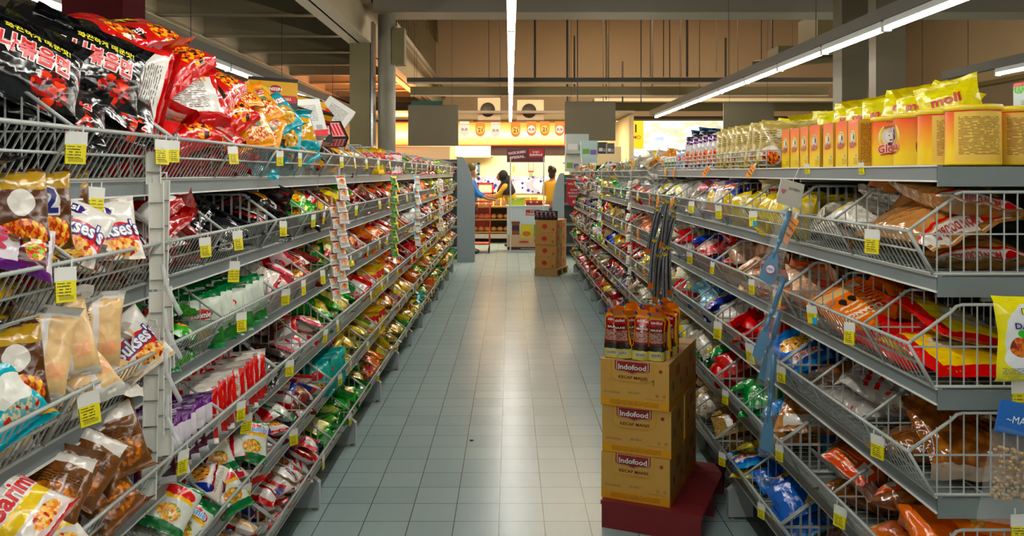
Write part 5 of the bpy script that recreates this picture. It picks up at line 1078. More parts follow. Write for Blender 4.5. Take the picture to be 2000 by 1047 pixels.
for j, (X, Y) in enumerate(((1.25, 4.95), (1.28, 5.3))):
    az = Vector((-.5, -.85, .1)).normalized(); ay = Vector((.1, 0, 1)); ax = ay.cross(az).normalized(); o = mesh_obj('snack_bag', bl_, None, axes_matrix(ax, az.cross(ax), az, (X, Y, ZT + .125))); tag(o, 'large shiny black and blue bag behind the small jars, %s' % ('the nearer of two' if j == 0 else 'the farther of two'), 'snack bag')
# light yellow bags and more behind, far side of the top shelf
for j in range(9):
    az = Vector((-.6, -.75, .15)).normalized(); ay = Vector((.15 * math.sin(j * 2.1), 0, 1)); ax = ay.cross(az).normalized(); o = mesh_obj('snack_bag', ybs[j % 3], None, axes_matrix(ax, az.cross(ax), az, (1.29 + .03 * (j % 2), 3.3 + j * .12, ZT + .115))); tag(o, 'yellow bag standing behind the olive bags, %s from the near side' % ORDN[j], 'snack bag', 'yellow bags behind the olive ones')
# low wire fence before the bags
o = empty('shelf_fence', (RN + .01, 3.2, ZT)); tag(o, 'low wire fence along the edge of the top right shelf', 'fence'); f = MB()
for z in (.012, .03, .05, .07): f.tube((0, 0, z), (0, 2.3, z), .0024, WIRE, 5)
f.path([(0, 0, 0), (0, 0, .07), (.25, 0, .07)], .003, WIRE, 5); f.build('rail', o); f = MB()
for k in range(24): f.tube((0, k * .1, 0), (0, k * .1, .07), .0022, WIRE, 4)
f.build('upright_wire', o)
# slim boxes with wire rack behind the tins
o = empty('wire_rack', (1.34, 1.95, ZT)); tag(o, 'small grey wire rack at the end of the top shelf, yellow sweetener box on it', 'rack'); f = MB().box(0, .5, 0, .6, .055, .075, SHELF)
f.build('shelf', o); f = MB()
for k in range(7): f.tube((0, .02 + k * .09, 0), (0, .02 + k * .09, .055), .003, WIRE, 5)
f.tube((0, 0, .02), (0, .6, .02), .003, WIRE, 5); f.build('wire_front', o)
o = empty('sweetener_box', (1.36, 2.12, ZT + .075)); tag(o, 'white and yellow sweetener box on the wire rack at the right picture edge', 'food box')
sw = print_mat('card_slimw', 'cfdde0', [('lines', .6, .5, .3, .2, '707878', 30), Fd(.25, .9, .24, .09, '3a9a38', '8ac060', '3a9a38'), R_(.5, .98, .5, .03, 'c83018')], .35, 0, .2, 0); sy = print_mat('card_slimy', 'd8bc0c', [('lines', .4, .62, .34, .12, '5a4a10', 30), ('lines', .4, .2, .34, .08, '5a4a10', 30)], .35, 0, .2, 0)
mb = MB().box(0, .16, 0, .11, 0, .145, flat('e07a28'), [sw, None, sy, None, None, None]); mb.add([(.03 + .026 * math.cos(a), -.0008, .125 + .016 * math.sin(a)) for a in [2 * PI * i / 18 for i in range(18)]], [tuple(range(18))], flat('f0d020', var=0))
mb.text('TROPICANA', (.035, -.0009, .128), (1, 0, 0), (0, 0, 1), .006, flat('2a6a30', var=0), .036, .02); mb.text('SLIM', (.035, -.0009, .119), (1, 0, 0), (0, 0, 1), .006, flat('2a6a30', var=0), None, .02); mb.text('NATTA', (.045, -.0009, .065), (1, 0, 0), (0, 0, 1), .008, flat('f0f0e8', var=0), None, .02, flat('2a8a40', var=0), .12)
mb.add([(-.0008, .03 + .024 * math.cos(a), .125 + .014 * math.sin(a)) for a in [2 * PI * i / 18 for i in range(18)]], [tuple(range(18))[::-1]], flat('f0d020', var=0)); mb.text('SLIM', (-.0009, .03, .125), (0, -1, 0), (0, 0, 1), .008, flat('2a6a30', var=0), None, .02)
mb.build('carton_body', o); MB().box(.001, .159, .001, .109, .145, .148, flat('c84a20')).build('carton_lid', o)
# goods hanging on hooks at the shelf end
hk = flat('a8acaa', .25, .6)
def hook(x, y, Y, lab):
    p = P(x, y, Y); o = empty('display_hook', p); MB().path([(0, .12, .0), (0, -.04, -.004), (0, -.055, .006)], .003, hk, 6).build('hook_wire', o); MB().box(-.02, .02, .12, .125, -.02, .02, hk).build('hook_plate', o); tag(o, lab, 'hook')
hook(1993, 588, 1.86, 'steel hook carrying the yellow shredded beef pouch'); hook(1972, 805, 1.86, 'steel hook carrying the blue headed seed bag')
ab = print_mat('film_abon', 'd8cf1a', [O_(.55, .5, .46, .44, 'd4d8dc'), O_(.45, .3, .36, .16, 'e6e8ea'), Fd(.42, .42, .26, .13, 'a8481c', 'c8783a', '7a2c10'), O_(.4, .58, .13, .05, '3aa830'), ('lines', .3, .14, .22, .04, '60605a', 50)], .22, .4)
me = pillow(.14, .19, .035, ab, 31, 14, 18, [T_('MAMI', .55, .84, .012, .05, 'f0e020', '101010'), T_('ABON', .58, .74, .014, .055, '1c2470'), T_('DAGING', .52, .67, .014, .08, '1c2470')]); me.name = 'food_pouch'
p = P(2010, 663, 1.80); az = Vector((-.18, -1, .05)).normalized(); ay = Vector((-.03, 0, 1)); ax = ay.cross(az).normalized()
tag(mesh_obj('food_pouch', me, None, axes_matrix(ax, az.cross(ax), az, p)), 'yellow and white shredded beef pouch hanging at the right picture edge', 'food pouch')
p = P(1998, 880, 1.80); o = empty('seed_bag', p); o.rotation_euler = (0, .22, .1)
hc = MB().box(-.075, .075, -.002, .002, .03, .10, flat('1560b4', .35, coat=.3)); hc.text('~MARINA~', (0, -.002, .062), (1, 0, 0), (0, 0, 1), .016, flat('e8ecf0', var=0), .11); hc.build('header_card', o)
fm = MB(); fme = pillow(.16, .21, .05, clear_film('e6e8ea', .10), 33, 8, 10); fo = mesh_obj('clear_bag', fme, o); fo.rotation_euler = (PI / 2, 0, 0); fo.location = (0, 0, -.06)
rs2 = random.Random(8); sd = MB(); sb = flat('b09468', .5, var=.25, scale=60)
for q in range(230):
    x, z = rs2.uniform(-.055, .055), rs2.uniform(-.11, .0); y = rs2.uniform(-.016, .014) * (1 - (z / .2) ** 2)
    sd.ball((x, y - .002, z), .006, .004, .0045, sb, 5, 3)
so = sd.build('seeds', o); so['kind'] = 'stuff'; tag(o, 'clear bag of brown seeds with blue header card at the shelf end', 'seed bag')
price_tag(P(1996, 745, 1.85), 0, 0, 'p', 'yellow price card on the shelf end below the beef pouch', 'end tags', 1.0); price_tag(P(1994, 1005, 1.85), 0, 0, 'y', 'yellow price card at the bottom of the shelf end', 'end tags', 1.0)
# ================================================================== sauce cartons and pouches
KR = flat('c09a60', .7, var=.06, scale=6)
ctf = print_mat('carton_front', 'cda462', [R_(.5, .09, .6, .09, 'd8a01c'), ('lines', .5, .10, .36, .05, '8a4a1c', 60), ('lines', .17, .30, .12, .02, '8a3a28', 60), ('lines', .8, .22, .14, .015, 'a8702c', 90)], .6, .12, 0, .004)
cts = print_mat('carton_side', 'b08c52', [R_(.5, .09, .6, .09, 'c8941c'), R_(.28, .45, .05, .1, '6a4a30'), R_(.6, .72, .14, .12, '8f6040'), R_(.8, .4, .04, .07, '74503a'), ('lines', .5, .10, .36, .05, '8a4a1c', 60)], .6, .12, 0, .004)
RED = flat('9c1c20', .5, var=0); YL = flat('d8a01c', .6, var=0); BRN = flat('5a2c1c', .6, var=0); STP = flat('4a4038', .7, var=0)
WC, HC, LC = .305, .205, .30
def sauce_carton(x, y, z, rz, label, front, stamp=None):
    o = empty('sauce_carton', (x, y, z)); o.rotation_euler = (0, 0, rz)
    mb = MB(); mb.box(0, WC, 0, LC - .004, 0, HC - .002, KR, [cts, cts, ctf, ctf, None, None])
    if front:
        c = Vector((WC * .47, 0, HC * .86)); pts = [(-.078, .026), (-.078, -.012), (-.066, -.020), (-.03, -.021), (0, -.031), (.03, -.021), (.066, -.020), (.078, -.012), (.078, .026)]
        for k, (s_, m_, e) in enumerate(((1.0, RED, .0006), (.93, flat('e0c8b0', .5, var=0), .0009), (.88, RED, .0012))): mb.add([c + Vector((a * s_, -e, b * s_ + (0 if k == 0 else -.0))) for a, b in pts], [tuple(range(9))], m_)
        mb.text('Indofood', c + Vector((0, -.0012, .0)), (1, 0, 0), (0, 0, 1), .024, flat('f0ece4', var=0), .125, .03, flat('5a1014', var=0), .04)
        fr_ = [(-.095, .03), (-.095, -.045), (-.07, -.06), (.07, -.06), (.095, -.045), (.095, .03)]
        for a, b in zip(fr_, fr_[1:]): mb.tube(c + Vector((a[0], -.0006, a[1])), c + Vector((b[0], -.0006, b[1])), .0022, YL, 4)
        mb.text('KECAP MANIS', (WC * .48, 0, HC * .64), (1, 0, 0), (0, 0, 1), .0135, flat('4a1c14', var=0), .13, .015); mb.text('KUALITAS KEDELAI PILIHAN', (WC * .48, 0, HC * .53), (1, 0, 0), (0, 0, 1), .006, flat('c8901c', var=0), .12)
        for k in range(12): a0 = 2 * PI * k / 12; q = Vector((WC * .88, -.001, HC * .82)); mb.add([q, q + Vector((.009 * math.cos(a0), 0, .009 * math.sin(a0))), q + Vector((.007 * math.cos(a0 + .45), 0, .007 * math.sin(a0 + .45)))], [(0, 1, 2)], RED)
        for xx in (.83, .93): mb.text('♻' if not stamp else '@', (WC * xx, 0, HC * .30), (1, 0, 0), (0, 0, 1), .013, RED if stamp else BRN)
        mb.text('021 9217', (WC * .5, 0, HC * .32), (1, 0, 0), (0, 0, 1), .008, STP, .05)
        if stamp == 7: mb.text('7', (WC * .78, 0, HC * .56), (1, 0, .3), (-.3, 0, 1), .022, STP); mb.text('SNLS', (WC * .65, 0, HC * .58), (1, 0, .0), (0, 0, 1), .012, STP)
    mb.build('carton_body', o); t = MB(); t.box(0, WC, LC / 2 - .025, LC / 2 + .02, HC - .002, HC - .001, flat('b8a078', .25, coat=.5)); t.box(-.0006, 0, LC / 2 - .025, LC / 2 + .02, HC - .05, HC - .001, flat('b8a078', .25, coat=.5)); t.build('packing_tape', o)
    tag(o, label, 'carton')
rz = -.405; bx, by = .404, 3.65; ca, sa = math.cos(rz), math.sin(rz)
for lay in range(3):
    jx = (.0, .004, -.003)[lay]; r_ = rz + (.0, .02, -.01)[lay]
    sauce_carton(bx + jx, by, .118 + lay * HC, r_, 'brown sauce carton facing the aisle, %s of the red pallet stack' % ('lowest', 'middle', 'topmost')[lay], True, (None, 1, 7)[lay])
    sauce_carton(bx + jx - sa * LC, by + ca * LC, .118 + lay * HC, r_, 'brown sauce carton behind the %s front one on the red pallet' % ('lowest', 'middle', 'topmost')[lay], False)
o = empty('pallet', (bx + .01, by - .02, 0)); o.rotation_euler = (0, 0, rz); PR = flat('7c1c20', .55, var=.12, scale=9)
for q in range(5): MB().box(-.01, .43, -.02 + q * .135, .10 + q * .135, .10, .117, PR).build('deck_board', o)
for yy in (-.02, .28, .56): MB().box(-.005, .425, yy, yy + .05, .0, .10, PR).build('stringer', o)
tag(o, 'dark red wooden pallet under the sauce cartons', 'pallet')
# refill pouches standing on the cartons
pf = print_mat('pouch_print', 'e6ac14', [R_(.5, .5, .36, .31, '7a2018'), R_(.5, .76, .24, .07, 'c01c20'), O_(.5, .22, .42, .10, '2a2420'), R_(.5, .09, .5, .10, 'c8c070'), R_(.5, .11, .2, .035, 'd8d8d8'), ('bars', .5, .11, .17, .03, '202020', 30), ('lines', .5, .46, .28, .10, 'd8c8b8', 36), R_(.5, .95, 2, .07, 'dc7a14'), R_(1.5, .5, .4, .3, '6a2018'), O_(1.7, .35, .2, .14, '3a9a28'), R_(1.25, .1, .2, .06, '601820')], .2, .35)
def pouch_mesh(seed):
    rr = random.Random(seed); mb = MB(); n = 20; H = .205; prof = []
    vs = []; uv = []; K = 14; lean = rr.uniform(-.015, .02)
    def pt(i, j, e=0.0):
        t = j / K; a = 2 * PI * i / n
        ex = .033 + .002 * math.sin(3 * t * PI); th = .024 * (1 - t ** 1.7) + .0015
        if t > .78: ex *= 1 - (t - .78) * 1.5
        sx = math.copysign(abs(math.cos(a)) ** .7, math.cos(a)); sy = math.copysign(abs(math.sin(a)) ** .9, math.sin(a))
        wob = 1 + .05 * math.sin(5 * a + seed + 6 * t)
        return ((ex + e) * sx * wob, (th * wob + e) * sy + lean * t * t * 2 - .03 * max(0, t - .82) * 4, H * t)
    for j in range(K + 1):
        for i in range(n + 1): vs.append(pt(i, j))
    fs = []
    for j in range(K):
        for i in range(n):
            a = j * (n + 1) + i; fs.append((a, a + 1, a + n + 2, a + n + 1)); f = lambda i_: ((i_ / n) * 2 + 1.0) % 2.0001
            u0 = 2 * i / n; u1 = 2 * (i + 1) / n       # 0..1 back half, 1..2 front half
            g = lambda q: q - 1 if u0 >= 1 else q + 1
            uv.append([(g(u0), j / K), (g(u1), j / K), (g(u1), (j + 1) / K), (g(u0), (j + 1) / K)])
    mb.add(vs, fs, pf, uv, True)
    def wp(x, y, e):
        t = min(.98, max(.02, y / H)); a = -PI / 2 + x / .03 * 1.1; i = a / (2 * PI) * n; p = pt(i, t * K, e + .001); return p
    mb.text('Indofood', (0, 0, 0), (1, 0, 0), (0, 0, 1), .012, flat('f0ece8', .3, var=0), .028, .03, None, warp=lambda x, y, e: wp(x, y + H * .77, e)); mb.text('MANIS', (0, 0, 0), (1, 0, 0), (0, 0, 1), .009, flat('e8e0d0', .3, var=0), .03, .02, warp=lambda x, y, e: wp(x, y + H * .62, e))
    body = mb.build('pouch_body', link=False); c = MB().tube((-.024, -.028, H * .93), (-.034, -.03, H * .99), .0045, flat('1c2a90', .3), 8, True).build('spout_cap', link=False); return body, c
pms_ = [pouch_mesh(q) for q in range(4)]
rp = random.Random(12)
spots = [(.035, .045), (.10, .04), (.165, .035), (.235, .05), (.045, .115), (.12, .11), (.19, .115), (.255, .12), (.06, .19), (.13, .185), (.2, .19), (.265, .2), (.09, .26), (.17, .265), (.25, .28), (.2, .35)]
names_ = ['front row', 'front row', 'front row', 'front row', 'second row', 'second row', 'second row', 'second row', 'third row', 'third row', 'third row', 'third row', 'fourth row', 'fourth row', 'fourth row', 'back row']
for j, (a, b) in enumerate(spots):
    X = bx + ca * a - sa * b; Y = by + sa * a + ca * b; o = empty('sauce_pouch', (X, Y, .118 + 3 * HC + (.001))); o.rotation_euler = (rp.uniform(-.05, .08), rp.uniform(-.12, .12), rz + rp.uniform(-.75, .6)); o.scale = (1.06, 1.06, 1.05); bdy, cp = pms_[j % 4]; mesh_obj('pouch_body', bdy, o); mesh_obj('spout_cap', cp, o)
    tag(o, 'yellow and maroon sauce pouch standing on the cartons, %s, %s from the left' % (names_[j], ORDN[j % 4]), 'sauce pouch', 'sauce pouches on the cartons')
# ================================================================== far end of the aisle
FB = print_mat('plain_carton', 'bb8f5b', [O_(.45, .5, .12, .2, 'b8402c'), R_(.85, .25, .05, .12, 'b0603a')], .65, .1, 0, .003)
rz2 = -.33; cx_, cy_ = .375, 12.45; c2, s2 = math.cos(rz2), math.sin(rz2)
o = empty('pallet', (cx_, cy_, 0)); o.rotation_euler = (0, 0, rz2); WD = flat('b08a52', .6, var=.15, scale=8)
for q in range(4): MB().box(-.01, .36, -.02 + q * .16, .12 + q * .16, .09, .11, WD).build('deck_board', o)
for yy in (-.02, .26, .56): MB().box(0, .35, yy, yy + .06, 0, .09, WD).build('stringer', o)
tag(o, 'pale wooden pallet under the plain cartons at the far end', 'pallet')
for lay in range(4):
    for b in range(2):
        o = empty('carton', (cx_ - s2 * b * .3 + (.006 * (lay % 2)), cy_ + c2 * b * .3, .111 + lay * .182)); o.rotation_euler = (0, 0, rz2 + (.0, .03, -.02, .01)[lay])
        MB().box(0, .33, 0, .29, 0, .18, FB).build('carton_body', o); MB().box(0, .33, .13, .16, .18, .1808, flat('c0a070', .3)).build('packing_tape', o)
        tag(o, 'plain brown carton with red mark at the far end, %s layer, %s' % (('lowest', 'second', 'third', 'top')[lay], ('front', 'rear')[b]), 'carton', 'far carton stack')
BG = print_mat('film_coffee', '141214', [Fd(.5, .5, .3, .3, '5a3038', '201818', 'c8a0a8')], .2)
bgm = pillow(.09, .14, .05, BG, 3, 6, 7); bgm.name = 'coffee_pouch'
for q in range(9):
    a = .03 + (q % 5) * .068; b = .04 + (q // 5) * .12; az = Vector((-.1, -1, .1)).normalized(); ay = Vector((0, 0, 1)); ax = ay.cross(az).normalized()
    tag(mesh_obj('coffee_pouch', bgm, None, axes_matrix(ax, az.cross(ax), az, (cx_ + c2 * a - s2 * b, cy_ + s2 * a + c2 * b, .111 + .728 + .072))), 'small black pouch standing on the far cartons, %s in the %s line' % (ORDN[q % 5], 'front' if q < 5 else 'rear'), 'pouch', 'black pouches on the far cartons')
# promotion counter with poster front and sign on poles
p0 = P(990, 490, 16.2); p1 = P(1070, 405, 16.2); X0, X1 = p0[0], p1[0] + .02; H = 0.88
o = empty('promotion_counter', (X0, 16.2, 0)); W = X1 - X0; tag(o, 'white and pale blue promotion counter with food poster front', 'counter')
MB().box(0, W, 0, .5, 0, H, flat('cfdbe2', .4, var=.03)).build('counter_body', o)
pm = MB(); e = .003
def fl(x0, x1, z0, z1, m, k=1): pm.box(x0, x1, -e * k - .001, -e * k + .001, z0, z1, m)
fl(.01, W - .01, .10, .34, flat('c8a880', .5)); fl(.01, W - .01, .04, .10, flat('4a1c24', .5)); fl(.01, W - .01, 0, .04, flat('d0d8dc', .5))
fl(W * .45, W * .78, H * .82, H * .94, flat('b81c20', .5), 2); pm.text('BUMBU', (W * .615, -e * 3, H * .915), (1, 0, 0), (0, 0, 1), .022, WHITE, bold=.02); pm.text('Indofood', (W * .615, -e * 3, H * .86), (1, 0, 0), (0, 0, 1), .05, WHITE, W * .28, .03)
fl(W * .12, W * .30, .34, .56, flat('8a4a20', .5), 2); fl(W * .11, W * .31, .56, .60, flat('7a4018', .5), 3); fl(W * .13, W * .29, .42, .52, flat('3a1a2a', .5), 3)
fl(W * .33, W * .62, .28, .54, flat('d8c81c', .5), 3); pm.add([(W * .47 + .08 * math.cos(a), -e * 4 - .002, .36 + .05 * math.sin(a)) for a in [2 * PI * i / 14 for i in range(14)]], [tuple(range(14))], flat('c86a20', .5)); fl(W * .64, W * .9, .32, .54, flat('6aa81c', .5), 3)
for (a, b, c_, r1, r2) in ((.72, .22, 'c01c18', .06, .05), (.4, .2, 'c8301c', .1, .02), (.86, .2, '7a1c50', .04, .04), (.8, .26, 'b82018', .05, .04)): pm.add([(W * a + r1 * math.cos(t), -e * 4.5 - .003, b + r2 * math.sin(t)) for t in [2 * PI * i / 14 for i in range(14)]], [tuple(range(14))], flat(c_, .5))
pm.text('indofood bumbu', (W * .5, -e * 2, .07), (1, 0, 0), (0, 0, 1), .03, WHITE); pm.build('poster_front', o); MB().box(-.02, W + .02, -.02, .52, H, H + .03, flat('c8d4da', .4)).build('counter_top', o)
o = empty('promotion_sign', (0, 16.2, 0)); tag(o, 'maroon promotion sign on two thin poles above the counter', 'sign')
a = P(990, 317, 16.2); b = P(1064, 290, 16.2); f = MB().box(a[0], b[0], -.02, .0, a[2], b[2], flat('5a2228', .4)); m_ = (a[0] + b[0]) / 2
f.box(m_ + .06, b[0] - .02, -.022, -.02, a[2] + .1, b[2] - .01, flat('b02024', .4)); f.text('BUMBU', (m_ + .2, -.023, b[2] - .07), (1, 0, 0), (0, 0, 1), .03, WHITE, bold=.02); f.text('Indofood', (m_ + .2, -.023, b[2] - .12), (1, 0, 0), (0, 0, 1), .05, WHITE, .24, .03)
f.text('RACIK BUMBU', (m_ - .17, -.021, b[2] - .08), (1, 0, .12), (-.12, 0, 1), .05, flat('d0c4c4', var=0), .34, .03, flat('a04a50', var=0), .08); f.text('SPESIAL', (m_ - .17, -.021, b[2] - .17), (1, 0, .12), (-.12, 0, 1), .05, flat('d0c4c4', var=0), .3, .03, flat('a04a50', var=0), .08); f.build('sign_panel', o)
for x in (997, 1062): q = P(x, 405, 16.2); MB().tube((q[0], -.01, 0), (q[0], -.01, a[2] + .1), .014, WHITE, 8).build('pole', o)
# things on the counter
for j, (x0, x1, y0, y1, c_, lab) in enumerate(((992, 1025, 393, 406, 'b8c832', 'yellow green display tray on the promotion counter'), (1028, 1060, 399, 406, '8a1418', 'dark red display tray on the promotion counter'))):
    a = P(x0, y1, 16.3); b = P(x1, y0, 16.3); o = empty('display_tray', (a[0], 16.3, H + .03)); MB().box(0, b[0] - a[0], 0, .2, 0, .012, flat(c_)).box(0, b[0] - a[0], 0, .01, .012, b[2] - a[2] - .02, flat(c_)).box(0, b[0] - a[0], .19, .2, .012, b[2] - a[2] + .02, flat(c_)).build('tray', o)
    for q in range(5): MB().box(.01 + q * .06, .055 + q * .06, .02, .18, .012, b[2] - a[2], flat(['d8c82a', '7ab030', 'e0d8c0'][q % 3] if j == 0 else ['b02020', 'd8d0c8'][q % 2])).build('small_pack', o)
    tag(o, lab, 'tray')
# bakery shelf with yellow packs and loaves
o = empty('bakery_shelf', (-.9, 18.3, 0)); tag(o, 'long wooden bakery shelf with bread behind the promotion counter', 'shelf'); wm = flat('a88a4a', .5, var=.1)
for z in (.22, .50, .78): MB().box(0, 2.2, 0, .5, z, z + .03, wm).build('shelf', o)
MB().box(0, 2.2, .48, .5, 0, .78, flat('5a4a38')).build('back_panel', o); MB().box(0, 2.2, -.02, .48, 0.1, .2, flat('c8c4b8')).build('base', o)
for x in (0, 2.17): MB().box(x, x + .03, 0, .5, 0, .8, wm).build('end_panel', o)
YP = print_mat('film_bakery', 'e0a820', [Fd(.5, .4, .34, .26, 'd8d0b8', 'c04020', 'f0e8d8')], .25)
ym = pillow(.15, .2, .06, YP, 2, 6, 7); ym.name = 'bread_pack'
for q in range(9):
    az = Vector((0, -1, .15)).normalized(); ay = Vector((0, .1, 1)); ax = ay.cross(az).normalized(); tag(mesh_obj('bread_pack', ym, None, axes_matrix(ax, az.cross(ax), az, (-.78 + .165 * q, 18.38, .81 + .1))), 'yellow bread pack standing on the bakery shelf, %s from the left' % ORDN[q], 'bread pack', 'yellow bread packs on the bakery shelf')
LF = print_mat('bread_crust', ('food', 'a8743a', 'd8b070', 12), [], .3); lo = flat('b07838', .35, coat=.5, var=.25, scale=18)
for z in (.25, .53):
    for q in range(8):
        b = MB(); b.ball((0, 0, .05), .075, .10, .06, lo, 10, 7, .06); tag(b.build('bread_loaf', None, (-.78 + .14 * q, 18.42, z)), 'small brown loaf on the %s board of the bakery shelf, %s from the left' % ('lower' if z < .4 else 'upper', ORDN[q]), 'bread', 'loaves on the bakery shelf')
for q in range(10):
    b = MB(); b.ball((0, 0, .05), .10, .10, .055, flat('e0901c', .35, coat=.3, var=.2, scale=20), 9, 6, .08); tag(b.build('bread_roll', None, (.42 + .11 * (q % 5) * 1.1, 18.62 + .1 * (q // 5), .81 + .06 * (q // 5))), 'orange glazed roll heaped behind the woman in the black headscarf, %s of the %s row' % (ORDN[q % 5], 'front' if q < 5 else 'rear'), 'bread', 'glazed rolls on the bakery shelf')
o = empty('notice_frame', P(948, 368, 20.1)); MB().box(-.18, .18, -.03, 0, -.12, .12, flat('d0c8a8')).build('sheet', o); f = MB()
for (x0, x1, z0, z1) in ((-.2, .2, .1, .14), (-.2, .2, -.14, -.1), (-.2, -.16, -.14, .14), (.16, .2, -.14, .14)): f.box(x0, x1, -.045, -.03, z0, z1, flat('b8202c'))
f.build('red_border', o); tag(o, 'red framed notice on the bakery wall', 'notice')
wn = empty('window_2', P(921, 330, 20.15)); wn['kind'] = 'structure'; f = MB()
for (x0, x1, z0, z1) in ((-.2, .2, .11, .15), (-.2, .2, -.15, -.11), (-.2, -.15, -.15, .15), (.15, .2, -.15, .15)): f.box(x0, x1, -.06, 0, z0, z1, flat('3a5f86'))
struct('window_frame', f, parent=wn); struct('window_pane', MB().box(-.15, .15, -.02, -.01, -.11, .11, flat('e0dccc', .2)), parent=wn)
o = empty('wall_phone', P(1037, 335, 20.1)); MB().box(-.07, .07, -.04, 0, -.02, .02, flat('c83020')).build('base', o); MB().path([(-.06, -.02, .28), (-.06, -.02, .0)], .007, flat('c83020'), 5).path([(.06, -.02, .28), (.06, -.02, 0)], .007, flat('c83020'), 5).path([(-.02, -.02, -.02), (-.02, -.02, -.14)], .008, BLACK, 5).path([(.02, -.02, -.02), (.02, -.02, -.14)], .008, BLACK, 5).build('strap', o); tag(o, 'red bracket with dark straps on the bakery wall', 'wall bracket')
o = empty('wall_scraper', P(1003, 330, 20.1)); MB().box(-.03, .03, -.02, 0, -.07, .07, flat('a89058')).tube((0, -.01, .07), (0, -.01, .22), .008, flat('a89058'), 6).build('tool', o); tag(o, 'small tan tool hanging on the bakery wall beside the pole', 'tool')
# red welcome sign on a bar
o = empty('welcome_sign', P(1121, 377, 11.8)); f = MB(); pts = [(-.1, .19), (.1, .19), (.11, -.10)] + [(.11 * math.cos(a), -.10 - .09 * math.sin(a)) for a in [PI * i / 8 for i in range(1, 8)]] + [(-.11, -.10)]
n_ = len(pts); f.add([(a, -.004, b) for a, b in pts] + [(a, .004, b) for a, b in pts], [tuple(range(n_))[::-1], tuple(range(n_, 2 * n_))] + [(i, (i + 1) % n_, n_ + (i + 1) % n_, n_ + i) for i in range(n_)], flat('c01c28', .4))
f.text('WELCOME', (0, -.005, .13), (1, 0, 0), (0, 0, 1), .03, WHITE, .17, .02)
for q, s_ in enumerate(('MORE', 'PRODUCT', 'RANGES')): f.text(s_, (0, -.005, .045 - q * .045), (1, 0, 0), (0, 0, 1), .028, WHITE, None, .03)
f.box(-.02, .02, -.006, -.004, -.145, -.11, WHITE); f.build('board', o); MB().tube((-.12, 0, .21), (.30, .05, .17), .006, WHITE, 6).tube((-.09, 0, .21), (-.09, 0, .18), .003, WHITE, 4).tube((.09, 0, .2), (.09, 0, .18), .003, WHITE, 4).build('hanging_bar', o)
tag(o, 'red rounded sign reading MORE PRODUCT RANGES above the far right shelves', 'sign')
# household goods on top of the far right shelves
for j, (x0, y0, x1, y1, Y, c_, lab) in enumerate(((1105, 262, 1150, 300, 12.2, 'b0b8b4', 'grey white box highest on the far right shelf'), (1135, 275, 1168, 307, 11.6, 'a8c4c0', 'pale green box with bottle pictures, upper'), (1137, 307, 1166, 330, 11.5, 'a8c0bc', 'pale green box with bottle pictures, lower'), (1104, 300, 1134, 332, 12.3, 'c4c8c0', 'white striped box beside the pale green ones'), (1168, 278, 1186, 300, 10.8, '3a3c3c', 'dark box at the far end of the right top shelf'), (1186, 280, 1200, 300, 10.4, '55524c', 'dark pack beside the dark box'))):
    a = P(x0, y1, Y); b = P(x1, y0, Y); o = empty('goods_box', (a[0], Y, 1.57 if a[2] < 1.62 else a[2])); W = b[0] - a[0]; h = b[2] - (1.57 if a[2] < 1.62 else a[2]); f = MB().box(0, W, 0, .14, 0, h, flat(c_, .4, var=.05)); f.box(W * .1, W * .5, -.002, 0, h * .2, h * .5, flat('6a9a40' if 'green' in lab else 'd8d4cc', .4)).box(W * .55, W * .9, -.002, 0, h * .15, h * .45, flat('7a5aa8' if 'green' in lab else '8a8a84', .4)); f.build('carton_body', o); MB().box(.002, W - .002, .002, .138, h, h + .003, flat(c_, .5, var=.1)).build('carton_lid', o); tag(o, lab, 'box')
rr = random.Random(31)
for q in range(26):
    Y = 10.3 - q * .1; X = 1.0 + .1 * (q % 3); c_ = rr.choice(['d8b0a0', 'c83a34', 'e0d8d0', '3a4a90', 'd87a50', 'd8c8b0']); h = rr.uniform(.1, .2); z0 = 1.565 if q >= 0 else 1.46
    o = empty('tall_bottle', (X, Y, 1.466)); MB().lathe([(0, 0), (.028, 0), (.03, .01), (.03, h * .7), (.015, h * .85), (.012, h * .9)], flat(c_, .3), 10).build('bottle_body', o); MB().lathe([(.014, h * .9), (.014, h), (0, h)], flat(rr.choice(['e8e8e0', 'c02020', '2a3a8a']), .4), 8).build('bottle_cap', o); tag(o, 'slim bottle on top of the far right shelves, %s in line, %s row' % (ORDN[min(17, q // 3)], ('front', 'middle', 'back')[q % 3]), 'bottle', 'bottles on the far right shelf')
# small speck on the floor
tag(MB().ball((-.222, 4.78, .003), .012, .009, .004, BLACK, 8, 4).build('floor_litter'), 'small black speck of litter on the aisle floor', 'litter')
# ================================================================== people
def skinned(name, verts, edges, mat, parent=None, sub=2):
    me = bpy.data.meshes.new(name); me.from_pydata([v[:3] for v in verts], edges, []); o = bpy.data.objects.new(name, me); COL.objects.link(o); o.parent = parent
    sk = o.modifiers.new('skin', 'SKIN'); me.skin_vertices.new() if not me.skin_vertices else None
    for i, v in enumerate(verts):
        r = v[3]; me.skin_vertices[0].data[i].radius = (r, r) if not isinstance(r, tuple) else r
    me.skin_vertices[0].data[0].use_root = True
    ss = o.modifiers.new('sub', 'SUBSURF'); ss.levels = sub; ss.render_levels = sub
    me.materials.append(mat); 
    dg = bpy.context.evaluated_depsgraph_get(); ev = bpy.data.meshes.new_from_object(o.evaluated_get(dg)); ev.name = name
    o.modifiers.clear(); o.data = ev
    ev.polygons.foreach_set('use_smooth', [True] * len(ev.polygons)); return o
SKIN = flat('a8714e', .5, var=.04)
